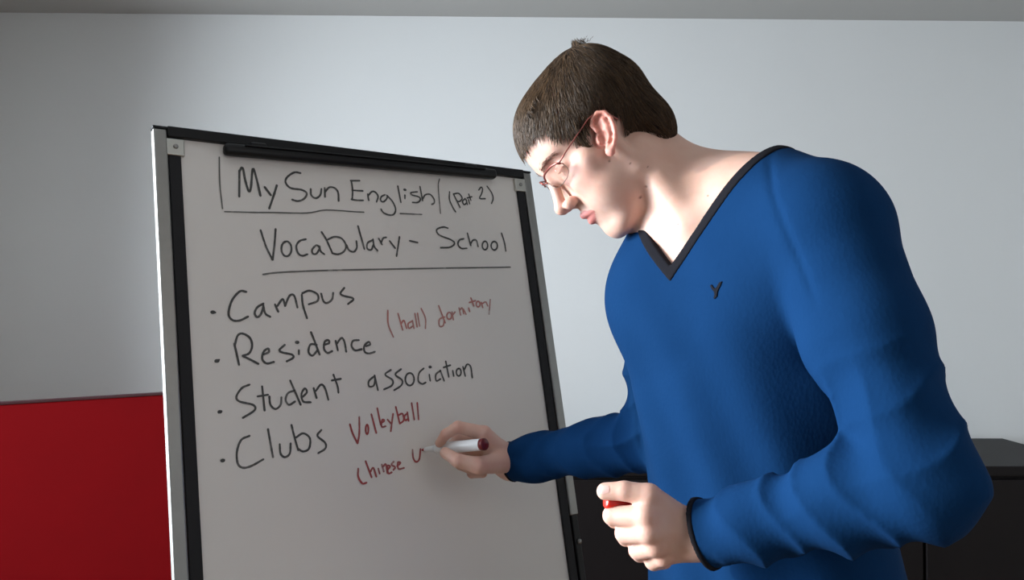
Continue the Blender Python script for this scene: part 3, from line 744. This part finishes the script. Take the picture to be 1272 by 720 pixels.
import time as _time
_t0 = _time.time()
FAST = globals().get('FAST_VOX', 1.0)
person = empty('person', (PE[0], PE[1], 0.0), 'man in a blue V-neck sweater and glasses, bending to write on the board', 'person')
bodypts = np.array([H(110, 0, 0), H(-110, 0, 0), H(0, 0, 130), SHL, SHR, ELL, ELR, WRL, P(530, 560, 1.4), PE, P(740, 650, .85), P(740, 650, .95), P(900, 500, 1.2), P(1000, 500, 1.2)])
lo = bodypts.min(0) - 0.085; hi = bodypts.max(0) + 0.085
v, q = polygonise(body_sdf, lo, hi, 0.0019 * FAST); v, q = keep_big(v, q)
body = quad_mesh('body', v, q, M['skin'], person)
# the skin's own colours: lips, redder ears / nose / cheeks / knuckles, moles, shaved jaw
def paint_skin(o, v):
    c = np.tile(np.array([0.67, 0.43, 0.345], np.float32), (len(v), 1))
    vh = toh(v.astype(np.float32)); va = vh.copy(); va[:, 1] = np.abs(va[:, 1])
    near = np.linalg.norm(vh, axis=1) < 190
    def mixc(wt, col): 
        wt = np.clip(wt, 0, 1)[:, None] * near[:, None]; c[:] = c * (1 - wt) + np.array(col, np.float32) * wt
    def g(center, r, arr=va): return np.exp(-((arr - np.array(center)) ** 2).sum(1) / (r * r))
    mixc(0.40 * g((44, 46, -12), 22), (0.66, 0.29, 0.23))
    mixc(0.45 * g((86, 0, -18), 14), (0.68, 0.29, 0.23))
    mixc(0.75 * (ear_sdf(va) < 3.0), (0.66, 0.25, 0.20))
    mixc(0.5 * g((62, 32, 10), 15), (0.60, 0.25, 0.21))
    beard = np.clip((-48 - va[:, 2]) / 20, 0, 1) * (va[:, 0] > -12) * (va[:, 2] > -104)
    mixc(0.10 * beard, (0.40, 0.28, 0.24))
    lip = np.minimum(cone(va, (70.0, 0, -47.0), (62, 17, -51.5), 5.2, 2.8), cone(va, (67.5, 0, -59.0), (60, 16, -54.5), 5.4, 2.8))
    mixc(0.85 * (lip < 1.6) * (va[:, 0] > 58) * (va[:, 2] > -64.5) * (va[:, 2] < -43.0), (0.50, 0.155, 0.145))
    for s, dist in ((HL, 0.86), (HR, 1.36 + DH)):
        for f in s['fingers'] + [s['thumb']]:
            for k, j in enumerate(f[:3]):
                d2 = np.linalg.norm(v - P(j[0], j[1], j[2]), axis=1) - j[3] / 1e3
                wt = np.clip(1 - d2 / 0.006, 0, 1) * 0.20; c[:] = c * (1 - wt[:, None]) + np.array([0.62, 0.27, 0.22]) * wt[:, None]
    col = np.ones((len(v), 4), np.float32); col[:, :3] = c
    return col
tone = paint_skin(body, v)
# moles: nearest surface point seen along a direction of the place
bvh_body = BVHTree.FromPolygons([tuple(x) for x in v.tolist()], q.tolist())
def surf_at(bvh, px, py):
    d = Vector(P(px, py, 1.0) - CAMW).normalized()
    loc, nn, i, ds = bvh.ray_cast(Vector(CAMW), d)
    return loc, nn
for px, py, r in ((795.5, 245, 2.3), (802.5, 231.5, 1.6), (757, 200, 1.5), (783, 203, 1.2), (842, 278, 1.7), (879.5, 243, 1.3), (805, 207, 0.9)):
    loc, nn = surf_at(bvh_body, px, py)
    if loc is None: continue
    dd = np.linalg.norm(v - np.array(loc), axis=1) * 1000; wt = np.clip((r * 1.25 - dd) / (r * 0.8), 0, 1)[:, None] * 0.85
    tone[:, :3] = tone[:, :3] * (1 - wt) + np.array([0.13, 0.045, 0.035]) * wt
def set_tone(o, col):
    at = o.data.color_attributes.new('tone', 'FLOAT_COLOR', 'POINT'); at.data.foreach_set('color', col.astype(np.float32).ravel())
set_tone(body, tone)
print('body', len(v), round(_time.time() - _t0, 1))

v2, q2 = polygonise(sweater_sdf, lo - 0.02, hi + 0.02, 0.0032 * FAST); v2, q2 = keep_big(v2, q2)
sweater = quad_mesh('sweater', v2, q2, M['knit'], person)
sweater['label'] = 'royal blue knitted V-neck sweater'
cpts = np.array([VA, P(940, 190, 0.95), P(800, 290, 1.1), P(900, 190, 1.12), P(860, 230, 1.1)])
vc, qc = polygonise(collar_sdf, cpts.min(0) - 0.07, cpts.max(0) + 0.07, 0.0018 * FAST); vc, qc = keep_big(vc, qc)
quad_mesh('collar', vc, qc, M['knitdark'], sweater)['label'] = 'charcoal ribbed V collar'
for W, E, sg in ((WRL, ELL, -0.006), (WRR, ELR, 0.0)):
    vv, qq = polygonise(cuff_sdf(W, E, sg), W - 0.06, W + 0.06, 0.0016 * FAST); vv, qq = keep_big(vv, qq)
    quad_mesh('cuff', vv, qq, M['knitdark'], sweater)['label'] = 'charcoal cuff trim'
bvh_sw = BVHTree.FromPolygons([tuple(x) for x in v2.tolist()], q2.tolist())
print('sweater', len(v2), round(_time.time() - _t0, 1))
# small embroidered bird mark on the chest
loc, nn = surf_at(bvh_sw, 890, 361)
e0 = np.array(loc); en = np.array(nn); en = en if np.dot(en, CAMW - e0) > 0 else -en
eu = nrm(TU - en * np.dot(TU, en)); er = np.cross(eu, en)
mk = [(-8, 8), (-6, 9), (-3, 4), (-1, 3), (2, 5), (6, 10), (10, 11), (7, 6), (3, 1), (1, -3), (0, -7), (-4, -10), (-5, -9), (-3, -5), (-3, -1), (-6, 3)]
bm = bmesh.new(); top = []
for x, y in mk:
    c = e0 + er * x * 0.00085 + eu * y * 0.00085
    hit = bvh_sw.find_nearest(Vector(c)); top.append((np.array(hit[0]) + en * 0.0012))
cv = bm.verts.new(np.mean(top, 0)); tv = [bm.verts.new(c) for c in top]; bv = [bm.verts.new(c - en * 0.003) for c in top]
for i in range(len(tv)):
    j = (i + 1) % len(tv); bm.faces.new((tv[i], tv[j], bv[j], bv[i]))
bm.faces.new(tv); bm.verts.remove(cv)
bm_obj('embroidered_emblem', bm, M['knitdark'], sweater)['label'] = 'small dark embroidered bird on the chest'

# ------------------------------------------------------------------ trousers and shoes (below the frame)
HIPL = PE + TL * 0.085 - TU * 0.02; HIPR = PE - TL * 0.085 - TU * 0.02
kneeL = np.array([HIPL[0] - 0.03, HIPL[1] - 0.02, 0.50]); kneeR = np.array([HIPR[0] - 0.03, HIPR[1] + 0.0, 0.50])
ankL = np.array([kneeL[0] + 0.04, kneeL[1] + 0.02, 0.09]); ankR = np.array([kneeR[0] + 0.03, kneeR[1] + 0.04, 0.09])
def trouser_sdf(p):
    d = ell(p, PE, TAX, (0.160, 0.112, 0.12))
    for h, k, a in ((HIPL, kneeL, ankL), (HIPR, kneeR, ankR)):
        e = smin(cone(p, h, k, 0.088, 0.062), cone(p, k, a, 0.062, 0.052), 0.03); d = smin(d, e, 0.03)
    d = d + 0.003 * vnoise(p, 25, 2)
    return np.maximum(d, 0.05 - p[:, 2]).astype(np.float32)
tp = np.array([HIPL, HIPR, kneeL, kneeR, ankL, ankR, PE + TU * 0.1])
vt, qt = polygonise(trouser_sdf, tp.min(0) - 0.14, tp.max(0) + 0.14, 0.007)
quad_mesh('trousers', vt, qt, M['denim'], person)
TF = nrm((TN[0], TN[1], 0))
for a in (ankL, ankR):
    def shoe(p, a=a):
        g0 = np.array([a[0], a[1], 0.0])
        d = smin(cone(p, g0 - TF * 0.03 + np.array([0, 0, .045]), g0 + TF * 0.15 + np.array([0, 0, .032]), 0.044, 0.036), cone(p, g0 + np.array([0, 0, .05]), g0 + np.array([0, 0, .09]), 0.042, 0.040), 0.03)
        return np.maximum(d, 0.001 - p[:, 2]).astype(np.float32)
    vs, qs = polygonise(shoe, (a[0] - 0.3, a[1] - 0.3, -0.02), (a[0] + 0.3, a[1] + 0.3, 0.18), 0.005)
    quad_mesh('shoe', vs, qs, M['shoe'], person)

# ------------------------------------------------------------------ eyes
for s in (1, -1):
    c = H(EYE[0], EYE[1] * s, EYE[2]); g = nrm(Fh * 0.86 - Uh * 0.42)
    u_, w_ = frame_of(g); bm = bmesh.new(); R = 0.0128
    rings = [(-R, 0.0)] + [(-R * math.cos(a), R * math.sin(a)) for a in np.linspace(0, math.pi, 22)[1:-1]] + [(R, 0)]
    tube(bm, [c + g * t for t, r in rings], [max(r, 1e-5) for t, r in rings], 28)
    e = bm_obj('eye', bm, M['eye'], body, True)
    e.data.materials.append(M['iris'])
    for p_ in e.data.polygons:
        if (np.array(p_.center) - c) @ g > R * 0.905: p_.material_index = 1

# ------------------------------------------------------------------ hair
def hpx(px, py, d=0.952): return toh(np.array([P(px, py, d)], np.float32))[0]
# hairline on the temples as height u over f (from front to back)
hl_px = [(654, 178), (664, 166), (675, 163), (688, 170), (707, 171), (714, 181), (719, 186), (731, 179), (731.5, 162), (729, 146), (736, 135), (745, 133), (757, 142), (768, 141), (783, 160), (791, 165), (804, 177), (815, 176), (830, 170), (848, 167)]
hl = np.array([hpx(x, y) for x, y in hl_px])
HLP = np.array([(x, y) for x, y in hl[:, [0, 2]]])
def in_hair(q):
    """signed: >0 inside the hair-bearing region (polygon test in the side view)"""
    poly = np.array([(95, 75)] + [tuple(p) for p in HLP] + [(-112, -62), (-170, -20), (-150, 170), (100, 170)])
    x, y = q[:, 0], q[:, 2]
    ins = np.zeros(len(q), bool); dist = np.full(len(q), 1e9)
    for i in range(len(poly)):
        (x0, y0), (x1, y1) = poly[i], poly[(i + 1) % len(poly)]
        c = ((y0 > y) != (y1 > y)) & (x < (x1 - x0) * (y - y0) / (y1 - y0 + 1e-9) + x0); ins ^= c
        dx, dy = x1 - x0, y1 - y0; t = np.clip(((x - x0) * dx + (y - y0) * dy) / (dx * dx + dy * dy + 1e-9), 0, 1)
        dist = np.minimum(dist, np.hypot(x - x0 - t * dx, y - y0 - t * dy))
    return np.where(ins, dist, -dist)
def hair_base(q):
    """hair volume without ears, in head millimetres (positive outside)"""
    s = e3(q, (-20, 0, 40), (91, 75.5, 75))
    s = smin(s, e3(q, (20, 0, 47), (50, 61, 57)), 14)
    s = smin(s, e3(q, (-52, 0, 75), (46, 50, 40)), 14)          # fullness at the crown
    s = smin(s, e3(q, (-66, 0, -15), (36, 58, 50)), 16)         # nape
    s = smin(s, c3(np.stack([q[:, 0], np.abs(q[:, 1]), q[:, 2]], 1), (19, 62, 36), (18, 63, 12), 8, 6.5), 6)   # sideburns
    return s
def cap_sdf(p):
    q = toh(p); s = hair_base(q) + 2.6
    st = np.sin(q[:, 1] * 0.9 + 2.0 * np.sin(q[:, 0] * 0.06)) * 0.5 + vnoise(q, 0.35, 2) * 0.8
    s = s + st * 0.8
    return (smax(s, -(in_hair(q) - 2.0), 2.0) * 0.001).astype(np.float32)
vh_, qh_ = polygonise(local(cap_sdf, HO + Uh * 0.03, 0.19), HO - 0.18, HO + 0.20, 0.0026 * FAST); vh_, qh_ = keep_big(vh_, qh_)
hair = quad_mesh('hair', vh_, qh_, M['hair'], person); hair['label'] = 'short brown hair combed forward'
cc = np.ones((len(vh_), 4), np.float32); cc[:, :3] = (0.020, 0.012, 0.008); set_tone(hair, cc)
print('cap', len(vh_), round(_time.time() - _t0, 1))

def strands(n, seed, lmin, lmax, wd, lift0, lift1, region=None, steps=6):
    rg = np.random.RandomState(seed)
    d = rg.normal(size=(n * 3, 3)); d /= np.linalg.norm(d, axis=1)[:, None]
    c = np.array([-18.0, 0, 38]); r = np.full(len(d), 60.0)
    for _ in range(14):                                   # march out to the hair surface
        r -= hair_base((c + d * r[:, None]).astype(np.float32)) * 0.9
    p = c + d * r[:, None]
    side = in_hair(p)
    ok = side > 1.0
    if region is not None: ok &= region(p)
    p = p[ok][:n]; side = side[ok][:n]
    n = len(p)
    def grad(x):
        e = 0.8; g = np.stack([hair_base((x + np.eye(3)[k] * e).astype(np.float32)) - hair_base((x - np.eye(3)[k] * e).astype(np.float32)) for k in range(3)], 1)
        return g / (np.linalg.norm(g, axis=1)[:, None] + 1e-9)
    crown = np.array([-72.0, 8.0, 104.0])
    L = np.minimum(rg.uniform(lmin, lmax, n), side * 1.1 + rg.uniform(2, 8, n) * (1.0 + 0.8 * np.sin(p[:, 0] * 0.55 + p[:, 1] * 0.4)))
    nz = rg.normal(size=(n, 3)) * 0.16
    cl = np.stack([np.sin(p @ np.array([.21, .33, .10]) + 1.0), np.sin(p @ np.array([.30, -.17, .22])), np.cos(p @ np.array([-.12, .27, .31]))], 1) * 0.25
    pts = []; x = p.copy()
    for k in range(steps):
        t = k / (steps - 1)
        g = grad(x)
        s = hair_base(x.astype(np.float32))
        off = (lift0 + (lift1 - lift0) * math.sin(min(t * 1.3, 1) * math.pi * 0.5)) * (0.55 + 0.45 * rg.rand())
        x = x - g * (s - off)[:, None] * 0.8
        pts.append(x.copy())
        fl = x - crown                                     # away from the crown whorl
        fl[:, 0] *= 1.0
        fwd = np.clip((x[:, 0] + 60) / 60, 0, 1)[:, None]
        dr = fl / (np.linalg.norm(fl, axis=1)[:, None] + 1e-6) + fwd * np.array([0.35, 0, -0.25]) + (1 - fwd) * np.array([0.0, 0, -0.5]) + nz + cl
        # on the sides hair falls forward and down, screened in the head frame
        sd = np.clip((np.abs(x[:, 1]) - 45) / 25, 0, 1)[:, None]
        dr = dr * (1 - sd * 0.6) + sd * 0.6 * np.array([0.15, 0, -1.0])
        dr -= g * (dr * g).sum(1)[:, None]; dr /= (np.linalg.norm(dr, axis=1)[:, None] + 1e-9)
        x = x + dr * (L / (steps - 1))[:, None]
    return np.stack(pts, 1), rg
def strand_mesh(name, pts, wd, cols, parent, m, lab=None):
    n, k, _ = pts.shape
    W = HO + (pts.reshape(-1, 3) @ HA.astype(float)) * 0.001; W = W.reshape(n, k, 3)
    tng = np.gradient(W, axis=1); tng /= np.linalg.norm(tng, axis=2)[..., None] + 1e-12
    ref = np.random.RandomState(1).normal(size=(n, 1, 3)); a = np.cross(tng, ref); a /= np.linalg.norm(a, axis=2)[..., None] + 1e-12
    b = np.cross(tng, a)
    taper = np.array([0.75, 1.0, 1.0, 0.9, 0.65, 0.15][:k] if k == 6 else np.linspace(1, 0.15, k))
    rw = (wd * 0.001) * taper[None, :, None]
    ring = np.stack([W + rw * (math.cos(t) * a + math.sin(t) * b) for t in (0, 2.094, 4.189)], 2)   # n,k,3,3
    V = ring.reshape(-1, 3); base = (np.arange(n) * k * 3)[:, None, None] + (np.arange(k - 1) * 3)[None, :, None]
    fq = [np.stack([base[..., 0] + j, base[..., 0] + (j + 1) % 3, base[..., 0] + 3 + (j + 1) % 3, base[..., 0] + 3 + j], -1).reshape(-1, 4) for j in range(3)]
    o = quad_mesh(name, V, np.concatenate(fq), m, parent)
    cf = np.ones((len(V), 4), np.float32); cf[:, :3] = np.repeat(cols, k * 3, axis=0); set_tone(o, cf)
    return o
def hair_cols(rg, n, root=None):
    base = np.array([0.034, 0.0195, 0.011]); hi_ = np.array([0.190, 0.108, 0.050])
    t = rg.normal(0.17, 0.20, n)
    if root is not None: t = t + 0.16 * (np.sin(root[:, 0] * 0.75 + 0.5 * root[:, 1]) * np.sin(root[:, 1] * 0.9 + root[:, 2] * 0.35))
    t = np.clip(t, 0, 1)[:, None]
    return base * (1 - t) + hi_ * t
pts, rg = strands(15000, 3, 22, 40, 0.3, -0.5, 2.6)
so = strand_mesh('hair_strands', pts, 0.34, hair_cols(rg, len(pts), pts[:, 0]), hair, M['hair'])
so['kind'] = 'stuff'
# fringe falling over the forehead, beyond the hairline
def fringe(n, seed):
    rg = np.random.RandomState(seed); l = rg.uniform(-52, 50, n); f0 = 44 + rg.uniform(-14, 8, n) - np.abs(l) * 0.28
    out = np.zeros((n, 6, 3)); L = rg.uniform(18, 36, n) * (1 + 0.18 * np.sin(l * 0.45)) * np.where(l < 10, 1.0, 0.62)
    sw = rg.normal(0, 0.12, n)
    u0 = 101 - np.maximum(f0 - 24, 0) * 0.35 - np.abs(l) * 0.16
    for k in range(6):
        t = k / 5.0
        out[:, k, 0] = f0 + L * (0.62 * t - 0.28 * t * t) + rg.normal(0, 0.3, n)
        out[:, k, 1] = l * (1 + 0.05 * t) + L * sw * t
        out[:, k, 2] = u0 + 3 * math.sin(t * 2.2) - L * (0.20 * t + 0.68 * t * t)
    # keep off the forehead
    for k in range(6):
        s = hair_base(out[:, k].astype(np.float32)); out[:, k, 0] += np.clip(1.5 - s, 0, 12) * 0.8
    return out, rg
pts, rg = fringe(1500, 5)
o = strand_mesh('fringe', pts, 0.36, hair_cols(rg, len(pts)) * 1.15, hair, M['hair']); o['kind'] = 'stuff'
# cowlick at the crown
rg = np.random.RandomState(8); n = 700; pts = np.zeros((n, 6, 3)); a0 = rg.normal(0, 1, (n, 3)) * np.array([7, 9, 1.5])
gd = np.stack([-0.15 - a0[:, 0] * 0.05, -a0[:, 1] * 0.045, np.ones(n)], 1); Lc = rg.uniform(5, 13, n) * np.exp(-(a0[:, 0] / 9) ** 2)
for k in range(6):
    t = k / 5.0; pts[:, k] = np.array([-74, 4, 107]) + a0 + gd * (Lc * t)[:, None] + np.array([-3, 1, 0]) * t * t
o = strand_mesh('cowlick', pts, 0.34, hair_cols(rg, n), hair, M['hair']); o['kind'] = 'stuff'
# eyebrows
for s in (1, -1):
    n = 110; rg = np.random.RandomState(11 + s); t0 = rg.rand(n); base = np.stack([64.5 - 13 * t0 ** 1.5, s * (10 + 36 * t0), 27.5 + 4 * np.sin(t0 * 2.4) + rg.normal(0, 1.7, n)], 1)
    for _ in range(8): base[:, 0] -= head_sdf(base.astype(np.float32)) * 0.9
    dirv = np.stack([-0.25 - 0.3 * t0, s * np.ones(n) * 0.9, 0.35 - 0.6 * t0], 1) + rg.normal(0, .15, (n, 3))
    pts = np.stack([base + dirv * (8.0 * k / 5) + np.array([0.9, 0, 0]) for k in range(6)], 1)
    o = strand_mesh('eyebrow', pts, 0.18, np.tile([0.13, 0.055, 0.034], (n, 1)), hair, M['hair']); o['kind'] = 'stuff'

# thumb nail of the near hand
def nail(px, py, d, dirpx, wv, lv):
    loc, nn = surf_at(bvh_body, px, py)
    c = np.array(loc); n_ = np.array(nn); n_ = n_ if np.dot(n_, CAMW - c) > 0 else -n_
    a = nrm(dirw((dirpx[0], -dirpx[1], 0))); a = nrm(a - n_ * np.dot(a, n_)); b = np.cross(n_, a)
    bm = bmesh.new(); grid = {}
    for i in range(7):
        for j in range(7):
            x = (i / 3.0 - 1); y = (j / 3.0 - 1); k = 1 / max(1e-6, (abs(x) ** 3 + abs(y) ** 3) ** (1 / 3)) if False else 1
            sx = x * math.sqrt(1 - y * y * 0.35); sy = y * math.sqrt(1 - x * x * 0.35)
            pnt = c + a * sx * lv + b * sy * wv
            hit = bvh_body.find_nearest(Vector(pnt)); grid[i, j] = bm.verts.new(np.array(hit[0]) + np.array(hit[1]) * (1 if np.dot(np.array(hit[1]), n_) > 0 else -1) * (0.0003 + 0.0005 * (1 - x * x) * (1 - y * y)))
    for i in range(6):
        for j in range(6): bm.faces.new((grid[i, j], grid[i + 1, j], grid[i + 1, j + 1], grid[i, j + 1]))
    o = bm_obj('nail', bm, M['nail'], body, True); return o
nail(750, 607.5, .85, (-1, 0.1), 0.0048, 0.0062)
print('hair', round(_time.time() - _t0, 1))

# ------------------------------------------------------------------ eyeglasses
GL = empty('eyeglasses', tuple(H(72, 0, 14)), 'thin red-brown metal eyeglasses on the man\'s nose', 'glasses')
def gp(l, u, df=0.0):                                   # the lens plane, tilted a little
    return H(75.5 - 0.0040 * l * l * 1.4 + (u - 8) * 0.10 + df, l, u)
for s in (1, -1):
    loop = []
    for k in range(33):
        a = 2 * math.pi * k / 32
        x = math.copysign(abs(math.cos(a)) ** 0.8, math.cos(a)); y = math.copysign(abs(math.sin(a)) ** 0.8, math.sin(a))
        loop.append(gp(s * (33 + 23.5 * x), 10 + 12 * y))
    bm = bmesh.new(); tube(bm, loop, 0.00042, 8, cap=False)
    rim = bm_obj('rim', bm, M['alu'], GL, True)
    bm = bmesh.new(); cv = bm.verts.new(gp(s * 33, 9, 0.6)); rv = [bm.verts.new(p_) for p_ in loop[:-1]]
    for i in range(32): bm.faces.new((cv, rv[i], rv[(i + 1) % 32]))
    lens = bm_obj('lens', bm, M['lens'], GL, True)
    md = lens.modifiers.new('t', 'SOLIDIFY'); md.thickness = 0.0010; md.offset = 0
    # upper brow bar, thicker
    bm = bmesh.new(); tube(bm, [gp(s * (33 + 23.5 * x), 10 + 12 * max(0, 1 - abs(x) ** 2.6) ** (1 / 2.6) + 0.6, 0.6) for x in np.linspace(-.95, .95, 12)], 0.0015, 8)
    bm_obj('brow_bar', bm, M['frame'], GL, True)
    tp_ = [gp(s * 56.5, 13), H(62, s * 62, 17), H(50, s * 66.5, 20), H(28, s * 70, 24.5), H(4, s * 74.5, 29), H(-8, s * 76, 28), H(-18, s * 75, 17), H(-22, s * 73, 4)]
    bm = bmesh.new(); tube(bm, tp_, [0.0010, 0.0011, 0.0009, 0.0008, 0.0008, 0.0010, 0.0012, 0.0011], 8); bm_obj('temple', bm, M['frame'], GL, True)
    bm = bmesh.new(); tube(bm, [gp(s * 11, 5), H(72, s * 8.5, 6), H(70, s * 8, 2)], [0.0006, 0.0006, 0.0022], 8); bm_obj('nose_pad', bm, M['frame'], GL, True)
bm = bmesh.new(); tube(bm, [gp(x, 13 + 2 * (1 - (x / 10) ** 2), 1.5) for x in np.linspace(-10, 10, 7)], 0.0011, 8); bm_obj('bridge', bm, M['frame'], GL, True)

# ------------------------------------------------------------------ markers
nib = on_board(524.5, 558.5, 0.0015); tail = P(602, 551.5, 1.297 + DH); md_ = nrm(tail - nib); ml = float(np.linalg.norm(tail - nib))
MK = empty('whiteboard_marker', tuple(nib), 'white whiteboard marker in the right hand, its tip on the board', 'marker')
lathe('barrel', nib, md_, [(0.030, 0.0045), (0.034, 0.0078), (0.040, 0.0088), (ml - 0.006, 0.0088), (ml - 0.005, 0.0080)], M['marker'], MK, 28)
lathe('grip', nib, md_, [(0.006, 0.0028), (0.008, 0.0038), (0.020, 0.0048), (0.031, 0.0058)], M['marker'], MK, 24)
lathe('nib', nib, md_, [(0.0, 0.0014), (0.004, 0.0022), (0.008, 0.0022)], M['nib'], MK, 16)
lathe('end_plug', nib, md_, [(ml - 0.006, 0.0089), (ml, 0.0089), (ml + 0.0012, 0.0078)], M['markred'], MK, 28)
ca_ = P(752, 623.5, .857); cb_ = P(790, 627.5, .872); cd_ = nrm(cb_ - ca_)
CP = empty('marker_cap', tuple(ca_), 'red marker cap pinched between thumb and index finger of the near fist', 'cap')
lathe('cap_body', ca_, cd_, [(0.0, 0.0048), (0.001, 0.0064), (0.028, 0.0078), (0.036, 0.0080), (0.0365, 0.0068)], M['capred'], CP, 28)
cs = ca_ + BU * 0; cu = nrm(np.array([0, 0, 1.0]) - cd_ * cd_[2]); cw = np.cross(cd_, cu)
box('cap_clip', (0.002, -0.0015, 0.006), (0.030, 0.0015, 0.0085), M['capred'], CP, 0.0006, ca_, cd_, cw, cu)
